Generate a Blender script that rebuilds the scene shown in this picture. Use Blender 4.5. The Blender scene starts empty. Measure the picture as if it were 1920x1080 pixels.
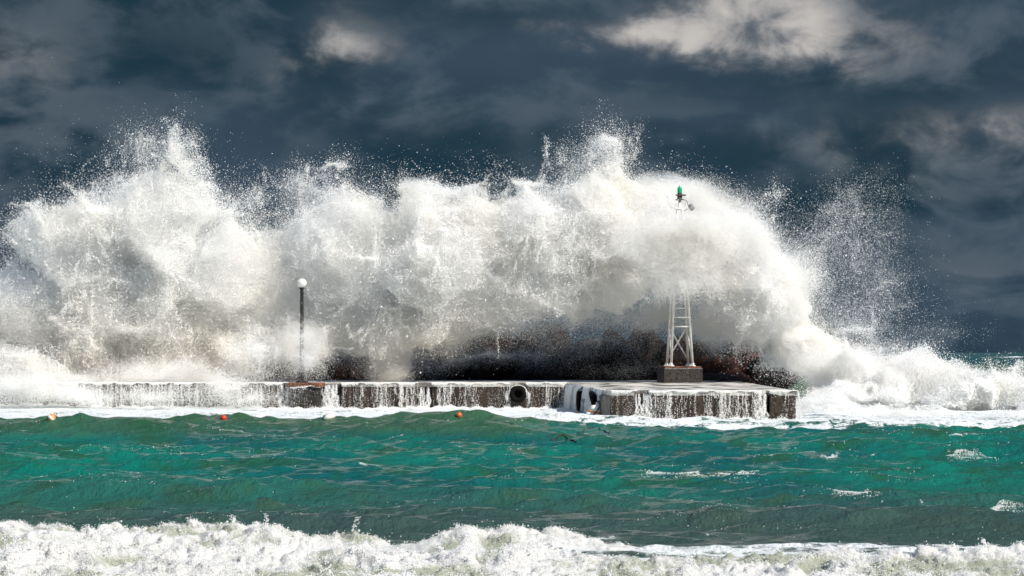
import bpy, bmesh, math, random, time
import numpy as np
from mathutils import Vector, Matrix
T0 = time.time()
random.seed(7)
RNG = np.random.default_rng(11)
SC = bpy.context.scene
COL = SC.collection

# ------------------------------------------------------------------ camera
F = 4320.0            # focal length in photograph pixels (1920 wide)
EYE = 2.4             # eye height above the water
HOR = 660.0           # horizon row of the photograph
cam_data = bpy.data.cameras.new('camera')
cam_data.sensor_width = 36.0
cam_data.lens = F / 1920.0 * 36.0
cam_data.shift_y = (HOR - 540.0) / 1920.0
cam_data.clip_start = 0.5
cam_data.clip_end = 20000.0
cam = bpy.data.objects.new('camera', cam_data)
COL.objects.link(cam)
cam.location = (0, 0, EYE)
cam.rotation_euler = (math.radians(90), 0, 0)
SC.camera = cam

# ------------------------------------------------------------------ sun and sky
SUN_ELEV, SUN_AZ = 42.0, 130.0     # azimuth clockwise from the viewing direction (+Y)
sun_dir = Vector((math.cos(math.radians(SUN_ELEV)) * math.sin(math.radians(SUN_AZ)),
                  math.cos(math.radians(SUN_ELEV)) * math.cos(math.radians(SUN_AZ)),
                  math.sin(math.radians(SUN_ELEV))))
sl = bpy.data.lights.new('sun', 'SUN')
sl.energy = 5.0
sl.angle = math.radians(0.5)
sl.color = (1.0, 0.945, 0.86)
sun = bpy.data.objects.new('sun', sl)
COL.objects.link(sun)
sun.rotation_euler = (-sun_dir).to_track_quat('-Z', 'Y').to_euler()
sun.location = (60, -60, 60)

SC.render.engine = 'CYCLES'
SC.view_settings.view_transform = 'Standard'
SC.view_settings.look = 'None'
SC.view_settings.exposure = 0.14
SC.view_settings.gamma = 1.0
SC.view_settings.use_curve_mapping = False
SC.cycles.max_bounces = 10
SC.cycles.diffuse_bounces = 6
SC.cycles.glossy_bounces = 3
SC.cycles.transmission_bounces = 6
SC.cycles.volume_bounces = 4
SC.cycles.use_denoising = True
SC.cycles.caustics_reflective = False
SC.cycles.caustics_refractive = False
SC.cycles.sample_clamp_indirect = 4.0


class NT:
    """small helper for writing node trees"""
    def __init__(self, tree):
        self.t = tree
        self.n = tree.nodes
        self.n.clear()

    def new(self, kind, **kw):
        nd = self.n.new(kind)
        for k, v in kw.items():
            setattr(nd, k, v)
        return nd

    def put(self, sock, v):
        if v is None:
            return
        if hasattr(v, 'links') or isinstance(v, bpy.types.NodeSocket):
            self.t.links.new(v, sock)
        else:
            if isinstance(v, (tuple, list)) and len(v) == 3 and sock.type == 'RGBA':
                v = (*v, 1.0)
            sock.default_value = v

    def math(self, op, a, b=None, c=None, clamp=False):
        nd = self.new('ShaderNodeMath', operation=op, use_clamp=clamp)
        self.put(nd.inputs[0], a)
        self.put(nd.inputs[1], b)
        self.put(nd.inputs[2], c)
        return nd.outputs[0]

    def vmath(self, op, a, b=None):
        nd = self.new('ShaderNodeVectorMath', operation=op)
        self.put(nd.inputs[0], a)
        self.put(nd.inputs[1], b)
        return nd.outputs[0]

    def mix(self, f, a, b, blend='MIX'):
        nd = self.new('ShaderNodeMix', data_type='RGBA', blend_type=blend)
        self.put(nd.inputs[0], f)
        self.put(nd.inputs[6], a)
        self.put(nd.inputs[7], b)
        return nd.outputs[2]

    def noise(self, vec, scale=1.0, detail=4.0, rough=0.55, dist=0.0):
        nd = self.new('ShaderNodeTexNoise')
        if vec is not None:
            self.put(nd.inputs['Vector'], vec)
        nd.inputs['Scale'].default_value = scale
        nd.inputs['Detail'].default_value = detail
        nd.inputs['Roughness'].default_value = rough
        nd.inputs['Distortion'].default_value = dist
        return nd.outputs[0]

    def ss(self, v, lo, hi, a=0.0, b=1.0):
        nd = self.new('ShaderNodeMapRange', interpolation_type='SMOOTHSTEP')
        self.put(nd.inputs[0], v)
        self.put(nd.inputs[1], lo)
        self.put(nd.inputs[2], hi)
        self.put(nd.inputs[3], a)
        self.put(nd.inputs[4], b)
        return nd.outputs[0]

    def xyz(self, x, y, z):
        nd = self.new('ShaderNodeCombineXYZ')
        for i, v in enumerate((x, y, z)):
            self.put(nd.inputs[i], v)
        return nd.outputs[0]

    def sep(self, v):
        nd = self.new('ShaderNodeSeparateXYZ')
        self.put(nd.inputs[0], v)
        return nd.outputs


world = bpy.data.worlds.new('World')
SC.world = world
world.use_nodes = True
w = NT(world.node_tree)
tc = w.new('ShaderNodeTexCoord')
dirv = tc.outputs['Generated']
dx, dy, dz = w.sep(dirv)
sky = w.new('ShaderNodeTexSky', sky_type='NISHITA', sun_disc=False)
sky.sun_elevation = math.radians(SUN_ELEV)
sky.sun_rotation = math.radians(SUN_AZ)
sky.altitude = 0
sky.air_density = 1.0
sky.dust_density = 0.6
clear = w.mix(1.0, sky.outputs[0], (0.12, 0.12, 0.12), 'MULTIPLY')
# storm clouds: long flat banks low over the sea
warp = w.vmath('MULTIPLY', dirv, (1.0, 1.0, 2.6))
n_big = w.noise(warp, 4.2, 5.0, 0.5, 0.3)
n_mid = w.noise(w.vmath('ADD', w.vmath('MULTIPLY', dirv, (1.0, 1.0, 2.2)), (3.1, 0.7, 1.9)), 13.0, 6.0, 0.55, 0.5)
n_fin = w.noise(w.vmath('ADD', w.vmath('MULTIPLY', dirv, (1.0, 1.0, 1.5)), (1.3, 4.7, 0.2)), 40.0, 5.0, 0.55, 0.4)
base = w.mix(w.ss(w.math('ADD', w.math('MULTIPLY', n_big, 0.85), w.math('MULTIPLY', n_mid, 0.15)), 0.42, 0.58), (0.0125, 0.035, 0.053), (0.038, 0.064, 0.094))
n_mix = w.math('ADD', w.math('MULTIPLY', n_mid, 0.72), w.math('MULTIPLY', n_fin, 0.28))
base = w.mix(w.ss(n_mix, 0.47, 0.62, 0.0, 0.75), base, (0.085, 0.115, 0.145))
# sunlit cloud tops among the banks
ysafe = w.math('MAXIMUM', dy, 0.05)
sc_ = lambda n_, k_: w.math('MULTIPLY', w.math('SUBTRACT', n_, 0.5), k_)
n_wu = w.noise(w.vmath('ADD', w.vmath('MULTIPLY', dirv, (1.0, 1.0, 1.3)), (8.3, 1.7, 5.2)), 24.0, 6.0, 0.6, 0.3)
u = w.math('ADD', w.math('DIVIDE', dx, ysafe), sc_(n_wu, 0.055))
v = w.math('ADD', w.math('DIVIDE', dz, ysafe), w.math('ADD', sc_(n_mid, 0.040), sc_(n_fin, 0.018)))


def blobs(items):
    tot = None
    for px, py, rx, ry, a in items:
        a0 = w.math('DIVIDE', w.math('SUBTRACT', u, (px - 960) / F), rx / F)
        b0 = w.math('DIVIDE', w.math('SUBTRACT', v, (HOR - py) / F), ry / F)
        e = w.math('MULTIPLY', w.math('EXPONENT', w.math('MULTIPLY', w.math('ADD', w.math('MULTIPLY', a0, a0), w.math('MULTIPLY', b0, b0)), -1.0)), a)
        tot = e if tot is None else w.math('ADD', tot, e)
    return tot


front = w.ss(dy, 0.05, 0.4)
lit = blobs(((1430, 20, 160, 70, 1.3), (1340, 85, 130, 46, 0.85), (1130, 66, 160, 32, 0.60), (1560, 88, 62, 34, 0.62), (1230, 30, 60, 40, 0.35),
             (655, 84, 66, 54, 0.62), (1880, 225, 90, 30, 0.26), (1720, 60, 120, 60, 0.22), (1720, 250, 280, 56, 0.30), (560, 120, 150, 40, 0.10),
             (130, 246, 120, 13, 0.16), (10, 345, 40, 16, 0.20), (1830, 490, 130, 30, 0.12), (70, 90, 110, 90, 0.27), (640, 320, 70, 12, 0.10), (1600, 330, 240, 60, 0.07)))
lit = w.math('MULTIPLY', lit, w.math('MULTIPLY', w.ss(n_fin, 0.25, 0.68, 0.40, 1.20), w.ss(n_wu, 0.25, 0.70, 0.65, 1.20)))
lit = w.math('MULTIPLY', lit, front)
gloom = w.math('MULTIPLY', blobs(((330, 70, 170, 90, 0.8), (850, 250, 320, 50, 0.7), (900, 20, 260, 40, 0.6), (1500, 160, 380, 34, 0.6), (1420, 330, 200, 60, 0.4))), front)
base = w.mix(w.math('MINIMUM', gloom, 0.9), base, (0.012, 0.035, 0.052))
litcol = w.mix(w.ss(w.math('ADD', w.math('MULTIPLY', n_fin, 0.6), w.math('MULTIPLY', n_wu, 0.4)), 0.36, 0.64), (0.19, 0.20, 0.215), (0.50, 0.475, 0.455))
cloud = w.mix(w.ss(lit, 0.0, 1.2), base, litcol)
# higher up the banks break into open sky
cov = w.math('ADD', w.ss(dz, 0.20, 0.55, 1.0, 0.05), w.math('MULTIPLY', w.math('SUBTRACT', n_big, 0.5), 1.2), clamp=True)
cov = w.ss(cov, 0.15, 0.75)
final = w.mix(cov, clear, cloud)
bg = w.new('ShaderNodeBackground')
w.put(bg.inputs[0], final)
bg.inputs[1].default_value = 1.0
wo = w.new('ShaderNodeOutputWorld')
w.t.links.new(bg.outputs[0], wo.inputs[0])


# ------------------------------------------------------------------ helpers
def mat(name, build):
    m = bpy.data.materials.new(name)
    m.use_nodes = True
    t = NT(m.node_tree)
    out = t.new('ShaderNodeOutputMaterial')
    s = build(t)
    t.t.links.new(s, out.inputs[0])
    return m


def principled(t, color, rough=0.5, metal=0.0, spec=0.5, normal=None, ior=None):
    p = t.new('ShaderNodeBsdfPrincipled')
    t.put(p.inputs['Base Color'], color)
    t.put(p.inputs['Roughness'], rough)
    t.put(p.inputs['Metallic'], metal)
    t.put(p.inputs['Specular IOR Level'], spec)
    if ior:
        p.inputs['IOR'].default_value = ior
    if normal is not None:
        t.put(p.inputs['Normal'], normal)
    return p.outputs[0]


def bump(t, h, strength=0.3, dist=0.02, normal=None):
    b = t.new('ShaderNodeBump')
    b.inputs['Strength'].default_value = strength
    b.inputs['Distance'].default_value = dist
    t.put(b.inputs['Height'], h)
    if normal is not None:
        t.put(b.inputs['Normal'], normal)
    return b.outputs[0]


def worldpos(t):
    return t.new('ShaderNodeNewGeometry').outputs['Position']


def tag(o, label=None, cat=None, group=None, kind=None):
    for k, val in (('label', label), ('category', cat), ('group', group), ('kind', kind)):
        if val:
            o[k] = val
    return o


def link(name, me, m=None, parent=None, smooth=False):
    o = bpy.data.objects.new(name, me)
    COL.objects.link(o)
    if m is not None:
        me.materials.append(m)
    if parent is not None:
        o.parent = parent
    if smooth:
        me.polygons.foreach_set('use_smooth', np.ones(len(me.polygons), dtype=bool))
    return o


def empty(name, loc, rz=0.0):
    o = bpy.data.objects.new(name, None)
    o.empty_display_size = 0.2
    COL.objects.link(o)
    o.location = loc
    o.rotation_euler = (0, 0, rz)
    return o


def bm_obj(name, bm, m, parent=None, smooth=False):
    me = bpy.data.meshes.new(name)
    bm.to_mesh(me)
    bm.free()
    return link(name, me, m, parent, smooth)


def at(px, py, Y):
    """the point at distance Y on the line of sight through a pixel of the photograph"""
    return Vector(((px - 960) / F * Y, Y, EYE - (py - HOR) / F * Y))


def lathe(bm, prof, seg=20, loc=(0, 0, 0), m=None):
    rings = []
    for r, z in prof:
        ring = []
        for i in range(seg):
            a = 2 * math.pi * i / seg
            p = Vector((r * math.cos(a), r * math.sin(a), z))
            if m is not None:
                p = m @ p
            ring.append(bm.verts.new(p + Vector(loc)))
        rings.append(ring)
    for a, b in zip(rings, rings[1:]):
        for i in range(seg):
            j = (i + 1) % seg
            bm.faces.new((a[i], a[j], b[j], b[i]))
    bm.faces.new(list(reversed(rings[0])))
    bm.faces.new(rings[-1])


def bar(bm, p, q, r, seg=8, r2=None):
    p, q = Vector(p), Vector(q)
    d = q - p
    rot = d.to_track_quat('Z', 'Y').to_matrix()
    r2 = r if r2 is None else r2
    A = [bm.verts.new(p + rot @ Vector((r * math.cos(2 * math.pi * i / seg + .39), r * math.sin(2 * math.pi * i / seg + .39), 0))) for i in range(seg)]
    B = [bm.verts.new(q + rot @ Vector((r2 * math.cos(2 * math.pi * i / seg + .39), r2 * math.sin(2 * math.pi * i / seg + .39), 0))) for i in range(seg)]
    for i in range(seg):
        j = (i + 1) % seg
        bm.faces.new((A[i], A[j], B[j], B[i]))
    bm.faces.new(list(reversed(A)))
    bm.faces.new(B)


def tube(bm, pts, r, seg=6):
    """one continuous tube along a polyline"""
    rings = []
    n = len(pts)
    for k, p in enumerate(pts):
        d = (Vector(pts[min(k + 1, n - 1)]) - Vector(pts[max(k - 1, 0)])).normalized()
        rot = d.to_track_quat('Z', 'Y').to_matrix()
        rr = r[k] if isinstance(r, (list, tuple)) else r
        rings.append([bm.verts.new(Vector(p) + rot @ Vector((rr * math.cos(2 * math.pi * i / seg), rr * math.sin(2 * math.pi * i / seg), 0))) for i in range(seg)])
    for a, b in zip(rings, rings[1:]):
        for i in range(seg):
            j = (i + 1) % seg
            bm.faces.new((a[i], a[j], b[j], b[i]))
    bm.faces.new(list(reversed(rings[0])))
    bm.faces.new(rings[-1])


# ---- periodic value noise, numpy
_G = RNG.random((8, 32, 32, 32), dtype=np.float32) * 2 - 1


def vnoise(P, k=0):
    """smooth noise in -1..1 at the rows of P"""
    G = _G[k % 8].ravel()
    f = np.floor(P)
    t = (P - f).astype(np.float32)
    t = t * t * (3 - 2 * t)
    i = f.astype(np.int32) & 31
    j = (i + 1) & 31
    x0, y0, z0 = i[:, 0] * 1024, i[:, 1] * 32, i[:, 2]
    x1, y1, z1 = j[:, 0] * 1024, j[:, 1] * 32, j[:, 2]
    tx, ty, tz = t[:, 0], t[:, 1], t[:, 2]

    def lz(xy):
        a = G[xy + z0]
        return a + (G[xy + z1] - a) * tz
    a = lz(x0 + y0)
    a = a + (lz(x0 + y1) - a) * ty
    b = lz(x1 + y0)
    b = b + (lz(x1 + y1) - b) * ty
    return a + (b - a) * tx


def fbm(P, octaves=4, k=0, gain=0.5):
    s = 0
    a = 1.0
    for o in range(octaves):
        s = s + a * vnoise(P * (2.03 ** o) + 7.3 * o, k + o)
        a *= gain
    return s


def smooth01(x, lo, hi):
    t = np.clip((x - lo) / (hi - lo), 0, 1)
    return t * t * (3 - 2 * t)


# ------------------------------------------------------------------ the sea surface
def fft_tile(n, L, lmin, lmax, power, spread, angle, seed):
    r = np.random.default_rng(seed)
    k1 = np.fft.fftfreq(n, L / n) * 2 * np.pi
    kx, ky = np.meshgrid(k1, k1, indexing='ij')
    k = np.hypot(kx, ky)
    k[0, 0] = 1
    amp = k ** (-power) * np.exp(-(k * lmin / 6.28) ** 2) * np.exp(-(6.28 / (k * lmax)) ** 2)
    c = (kx * math.sin(angle) + ky * math.cos(angle)) / k
    amp = amp * (0.06 + np.abs(c) ** spread)
    amp[0, 0] = 0
    h = np.fft.ifft2(amp * (r.normal(size=(n, n)) + 1j * r.normal(size=(n, n)))).real
    return (h / h.std()).astype(np.float32)


def tile_get(h, L, x, y):
    n = h.shape[0]
    fx, fy = x / L * n, y / L * n
    ix, iy = np.floor(fx), np.floor(fy)
    tx, ty = (fx - ix).astype(np.float32), (fy - iy).astype(np.float32)
    i0, j0 = ix.astype(np.int64) % n, iy.astype(np.int64) % n
    i1, j1 = (i0 + 1) % n, (j0 + 1) % n
    return (h[i0, j0] * (1 - tx) + h[i1, j0] * tx) * (1 - ty) + (h[i0, j1] * (1 - tx) + h[i1, j1] * tx) * ty


TA, LA = fft_tile(512, 61.0, 1.6, 9.0, 2.2, 4, 0.35, 1), 61.0
TB, LB = fft_tile(512, 23.0, 0.22, 1.7, 2.0, 2, -0.25, 2), 23.0
TC, LC = fft_tile(512, 700.0, 7.0, 60.0, 2.3, 6, 0.2, 3), 700.0


def bump1(d, w0, w1):
    """crest at 0, width w0 towards the camera (d<0) and w1 behind"""
    return np.where(d < 0, np.exp(-(d / w0) ** 2), np.exp(-(d / w1) ** 2))


def breaker_height(x, y):
    px = 960 + x / 28.0 * F
    a1 = np.interp(px, [-400, 0, 120, 330, 480, 560, 640, 730, 830, 950, 1080, 1180, 1280, 1500, 2000, 2400],
                   [.28, .31, .27, .25, .28, .19, .14, .13, .22, .23, .19, .13, .06, .03, .03, .03])
    a2 = np.interp(px, [-400, 0, 300, 500, 700, 900, 1200, 1500, 1750, 1900, 2400], [.20, .20, .22, .21, .18, .17, .16, .16, .18, .22, .2])
    w1 = 0.25 * np.sin(x * 1.1) + 0.15 * np.sin(x * 2.7 + 1)
    return a1 * bump1(y - 28.3 - w1, 1.0, 0.7) + a2 * bump1(y - 25.2 - w1 * .6, 1.0, 0.9) + 0.05 * bump1(y - 24, 6, 3)


def sea_height(x, y):
    x = np.asarray(x, dtype=np.float64)
    y = np.asarray(y, dtype=np.float64)
    ac = np.interp(x, [-40, -18, -9, -4, 0, 3, 9, 14, 40], [.18, .19, .16, .12, .07, -.05, -.07, -.09, -.05])
    yc = 71.5 + 1.1 * np.sin(x * 0.24 + .6) + 0.5 * np.sin(x * 0.61)
    h = (ac + 0.16) * bump1(y - yc, 19, 4.6) - 0.16 * np.exp(-((y - 48) / 18.0) ** 2) - 0.06 * np.exp(-((y - 82) / 8.0) ** 2)
    h = h + 0.10 * bump1(y - 54 - 1.3 * np.sin(x * 0.3), 3.2, 2.6) * (0.6 + 0.4 * np.sin(x * 0.42 + 2)) + 0.09 * bump1(y - 43 - np.sin(x * 0.5 + 1), 2.0, 1.8)
    near = smooth01(y, 26, 34)
    calm = 1 - 0.55 * smooth01(y, 77, 82) * (1 - smooth01(y, 104, 120))
    a = tile_get(TA, LA, x, y)
    b = tile_get(TB, LB, x, y)
    h = h + near * calm * (0.062 * a + 0.014 * np.maximum(a, 0) ** 2) + (0.3 + 0.7 * near) * calm * (0.023 * b + 0.008 * np.maximum(b, 0) ** 2)
    far = smooth01(y, 108, 170)
    c = tile_get(TC, LC, x, y)
    h = h + far * (0.42 * c + 0.12 * np.maximum(c, 0) ** 2 - 0.15)
    h = h + 1.35 * bump1(y - 128 - 0.06 * x, 8, 9) * smooth01(x, 6, 18)
    h = h + np.where(y < 34, breaker_height(x, y), 0)
    # open water flattens far away so that the horizon stays level
    h = h * (1 - 0.5 * smooth01(y, 500, 2500))
    return h


def sea_at(px, py, y0=21.0):
    """where the line of sight through a pixel first meets the water"""
    Y = np.linspace(y0, 110, 4000)
    X = (px - 960) / F * Y
    Z = EYE - (py - HOR) / F * Y
    d = Z - sea_height(X, Y)
    i = np.argmax(d < 0)
    return Vector((X[i], Y[i], float(sea_height(X[i:i + 1], Y[i:i + 1])[0])))


def grow(a, b, step, g):
    out = [a]
    while out[-1] < b:
        out.append(out[-1] + step)
        step *= g
    return out


xs_in = np.arange(-25, 25.01, 0.12)
xs_side = np.array(grow(25.12, 4200, 0.16, 1.055))
XS = np.concatenate([-xs_side[::-1], xs_in, xs_side])
YS = np.concatenate([np.arange(17, 34, 0.10), np.arange(34, 78, 0.11), np.arange(78, 112, 0.22), np.array(grow(112, 7000, 0.3, 1.017))])
nx, ny = len(XS), len(YS)
GX, GY = np.meshgrid(XS, YS, indexing='xy')
gx, gy = GX.ravel(), GY.ravel()
gz = sea_height(gx, gy)
# small crests lean: sideways shift along the slope gives sharper crests
P3 = np.stack([gx, gy, np.zeros_like(gx)], 1)
foam = np.zeros_like(gx)
n1 = fbm(P3 * np.array([0.55, 0.9, 1]), 4, 1)
n2 = fbm(P3 * np.array([1.6, 2.6, 1]) + 9, 3, 2)
edge = np.interp(gx, [-40, -12, -6, -3, 0, 3, 8, 14, 22, 40], [75.5, 75, 74.5, 75, 73.2, 70.2, 69.6, 70.2, 68.6, 68]) + 1.6 * n1 + 0.7 * n2
pier_foam = smooth01(gy - edge, -0.8, 1.6) * (1 - smooth01(gy, 108, 116))
pier_foam *= 0.72 + 0.26 * n2 + 0.10 * smooth01(gy, 80, 90)
foam = np.maximum(foam, pier_foam)
# wisps trailing down the face of the swell
foam = np.maximum(foam, smooth01(n1 + 0.8 * n2, 0.75, 1.5) * 0.50 * smooth01(gy, 44, 66) * (gy < 80))
foam = np.maximum(foam, 0.42 * smooth01(n2 + 0.6 * n1, 0.45, 1.2) * smooth01(gy, 36, 46) * (1 - smooth01(gy, 70, 76)))
# near the shore: streaks of spent foam
nst = fbm(P3 * np.array([0.5, 2.2, 1]) + 4, 4, 3)
shore = smooth01(-gy, -33.5, -28.5)
foam = np.maximum(foam, shore * smooth01(nst, -0.15, 0.55) * 0.62)
ppx = 960 + gx / 29.5 * F
foam = np.maximum(foam, 0.66 * smooth01(nst + 0.5 * n2, -0.35, 0.35) * smooth01(ppx, 720, 800) * (1 - smooth01(ppx, 1230, 1340)) * smooth01(-gy, -32.5, -29.5))
foam = np.maximum(foam, (0.55 + 0.2 * n2) * smooth01(-gy, -29.8, -28))
# whitecaps
for (px, py, rx, ry, a) in ((1232, 888, 30, 4, 1.0), (1360, 886, 50, 4, .95), (1556, 853, 18, 5, .9), (1806, 849, 34, 5, 1.0), (1850, 955, 110, 5, .8), (1330, 868, 60, 3, .6), (640, 868, 90, 3, .6), (760, 925, 90, 3, .6), (310, 890, 110, 3, .65)):
    c = sea_at(px, py)
    sx = rx / F * c.y
    sy = ry / F * c.y * c.y / EYE * 0.8
    q = ((gx - c.x) / sx) ** 2 + ((gy - c.y - 0.3 * n1) / sy) ** 2
    foam = np.maximum(foam, 0.66 * a * np.exp(-q) * (0.75 + 0.6 * n2))
# whitecaps of the open sea
cc = tile_get(TC, LC, gx, gy)
n5 = fbm(P3 * np.array([0.07, 0.03, 1]) + 3, 3, 5)
foam = np.maximum(foam, 0.75 * smooth01(cc, 1.2, 2.2) * smooth01(n5, 0.1, 0.7) * smooth01(gy, 125, 160))
foam = np.clip(foam, 0, 1)

gz = gz - 0.20 * smooth01(np.where(gy < 34, breaker_height(gx, gy), 0) + 0.22 * smooth01(-gy, -25.4, -24.6), 0.06, 0.2)
me = bpy.data.meshes.new('sea')
me.vertices.add(nx * ny)
me.vertices.foreach_set('co', np.stack([gx, gy, gz], 1).astype(np.float32).ravel())
ii = np.arange(nx * ny).reshape(ny, nx)
quads = np.stack([ii[:-1, :-1], ii[:-1, 1:], ii[1:, 1:], ii[1:, :-1]], -1).reshape(-1, 4)
me.loops.add(quads.size)
me.loops.foreach_set('vertex_index', quads.ravel().astype(np.int32))
me.polygons.add(len(quads))
me.polygons.foreach_set('loop_start', np.arange(0, quads.size, 4, dtype=np.int32))
me.update(calc_edges=True)
at_f = me.attributes.new('foam', 'FLOAT', 'POINT')
at_f.data.foreach_set('value', foam.astype(np.float32))


def foam_color(t, pos):
    n = t.noise(pos, 1.1, 4.0, 0.6)
    return t.mix(t.ss(n, 0.35, 0.7), (0.80, 0.83, 0.84), (0.62, 0.67, 0.66))


def m_sea(t):
    pos = worldpos(t)
    x, y, z = t.sep(pos)
    f = t.new('ShaderNodeAttribute', attribute_name='foam').outputs['Fac']
    nb = t.noise(t.vmath('MULTIPLY', pos, (0.16, 0.07, 0.5)), 1.0, 3.0, 0.5)
    nm = t.noise(t.vmath('MULTIPLY', pos, (0.8, 0.45, 1.2)), 1.0, 4.0, 0.55)
    teal = t.mix(t.ss(nb, 0.35, 0.65), (0.0012, 0.088, 0.086), (0.0030, 0.150, 0.108))
    olive = (0.046, 0.098, 0.044)
    # stirred sand: towards the swell's crest and at the shore
    k1 = t.math('ADD', t.ss(z, 0.02, 0.36), t.math('MULTIPLY', t.math('SUBTRACT', nm, 0.5), 0.7), clamp=True)
    k1 = t.math('MULTIPLY', k1, t.ss(y, 50.0, 66.0))
    c = t.mix(t.math('MULTIPLY', k1, 0.85), teal, olive)
    c = t.mix(t.ss(nm, 0.48, 0.68, 0.0, 0.8), c, (0.016, 0.084, 0.034))
    c = t.mix(t.ss(y, 46.0, 31.0, 0.0, 0.85), c, (0.046, 0.072, 0.058))
    c = t.mix(t.ss(y, 110.0, 125.0), c, t.mix(t.ss(y, 120.0, 190.0), (0.085, 0.13, 0.075), (0.010, 0.085, 0.085)))
    # foam broken into lace
    l1 = t.noise(t.vmath('MULTIPLY', pos, (2.6, 1.6, 2.0)), 1.0, 6.0, 0.62, 0.6)
    l2 = t.noise(t.vmath('MULTIPLY', pos, (9.0, 5.0, 8.0)), 1.0, 5.0, 0.65, 0.4)
    lace = t.math('ADD', t.math('MULTIPLY', l1, 0.62), t.math('MULTIPLY', l2, 0.38))
    fac = t.ss(t.math('ADD', f, t.math('MULTIPLY', t.math('SUBTRACT', lace, 0.5), 1.75)), 0.44, 0.66)
    fac = t.math('MULTIPLY', fac, t.ss(f, 0.05, 0.25))
    # fine ripples
    r1 = t.noise(t.vmath('MULTIPLY', pos, (5.5, 3.2, 3.0)), 1.0, 6.0, 0.62)
    r2 = t.noise(t.vmath('MULTIPLY', pos, (19.0, 11.0, 10.0)), 1.0, 4.0, 0.6)
    nrm = bump(t, t.math('ADD', r1, t.math('MULTIPLY', r2, 0.34)), 1.0, 0.11)
    water = principled(t, c, 0.12, 0.0, 0.24, nrm, 1.333)
    fn = bump(t, lace, 1.0, 0.22)
    fo = t.new('ShaderNodeBsdfDiffuse')
    t.put(fo.inputs[0], foam_color(t, pos))
    t.put(fo.inputs['Normal'], fn)
    ms = t.new('ShaderNodeMixShader')
    t.put(ms.inputs[0], fac)
    t.t.links.new(water, ms.inputs[1])
    t.t.links.new(fo.outputs[0], ms.inputs[2])
    return ms.outputs[0]


M_SEA = mat('sea_water', m_sea)
sea = link('sea', me, M_SEA, smooth=True)
tag(sea, 'choppy teal green sea with olive swell in front of the pier', 'sea', kind='structure')


# ------------------------------------------------------------------ materials of the built things
def concrete(dark, light, streak=1.0, rough=0.32):
    def b(t):
        pos = worldpos(t)
        s = t.noise(t.vmath('MULTIPLY', pos, (7.0, 7.0, 0.7)), 1.0, 5.0, 0.6)
        g = t.noise(pos, 9.0, 6.0, 0.65)
        p = t.noise(pos, 0.9, 3.0, 0.5)
        f = t.math('ADD', t.math('MULTIPLY', s, 0.55 * streak), t.math('MULTIPLY', g, 0.5))
        c = t.mix(t.ss(f, 0.35, 0.72), dark, light)
        c = t.mix(t.ss(p, 0.55, 0.75, 0.0, 0.5), c, (0.055, 0.024, 0.012))
        return principled(t, c, t.ss(g, 0.3, 0.7, rough - 0.1, rough + 0.25), 0.0, 0.5, bump(t, g, 0.8, 0.03))
    return b


M_WALL = mat('wet_concrete_wall', concrete((0.010, 0.0065, 0.004), (0.058, 0.036, 0.021)))
M_DARK = mat('shaded_concrete', concrete((0.006, 0.006, 0.005), (0.030, 0.024, 0.018)))  # concrete darkened to paint in shade on side face, buttress and recesses
M_PLINTH = mat('plinth_concrete', concrete((0.018, 0.015, 0.012), (0.055, 0.046, 0.038)))  # darker tone takes in the shade the plinth stands in


def m_deck(t):
    pos = worldpos(t)
    n = t.noise(t.vmath('MULTIPLY', pos, (0.9, 0.35, 1.0)), 1.0, 6.0, 0.6, 0.4)
    g = t.noise(pos, 14.0, 5.0, 0.6)
    c = t.mix(t.ss(g, 0.3, 0.7), (0.10, 0.09, 0.078), (0.20, 0.185, 0.16))
    c = t.mix(t.ss(n, 0.36, 0.60), c, (0.62, 0.60, 0.55))
    return principled(t, c, t.ss(n, 0.35, 0.6, 0.15, 0.6), 0.0, 0.5, bump(t, n, 0.4, 0.03))


M_DECK = mat('wet_deck', m_deck)


def m_rust(t):
    pos = worldpos(t)
    n = t.noise(pos, 6.0, 5.0, 0.65)
    return principled(t, t.mix(t.ss(n, 0.35, 0.65), (0.050, 0.022, 0.012), (0.20, 0.078, 0.036)), 0.5, 0.0, 0.4, bump(t, n, 0.5, 0.02))


M_RUST = mat('rusty_coping', m_rust)


def m_rock(t):
    pos = worldpos(t)
    n = t.noise(pos, 1.6, 6.0, 0.6)
    g = t.noise(pos, 11.0, 5.0, 0.65)
    c = t.mix(t.ss(n, 0.38, 0.68), (0.004, 0.0032, 0.0028), (0.020, 0.0095, 0.0065))
    c = t.mix(t.ss(g, 0.5, 0.8, 0.0, 0.5), c, (0.010, 0.009, 0.008))
    return principled(t, c, 0.6, 0.0, 0.12, bump(t, t.math('ADD', n, t.math('MULTIPLY', g, 0.4)), 0.8, 0.12))


M_ROCK = mat('wet_shaded_rock', m_rock)  # wet tone, darkened further to paint in the shade under the spray


def painted(col, dirt, amt=0.4, rough=0.42, metal=0.0):
    def b(t):
        co = t.new('ShaderNodeTexCoord').outputs['Object']
        n = t.noise(co, 5.0, 6.0, 0.65)
        g = t.noise(co, 31.0, 4.0, 0.6)
        return principled(t, t.mix(t.ss(n, 0.5, 0.78, 0.0, amt), col, dirt), t.ss(g, 0.2, 0.8, rough - .12, rough + .15), metal, 0.5, bump(t, g, 0.25, 0.004))
    return b


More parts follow.
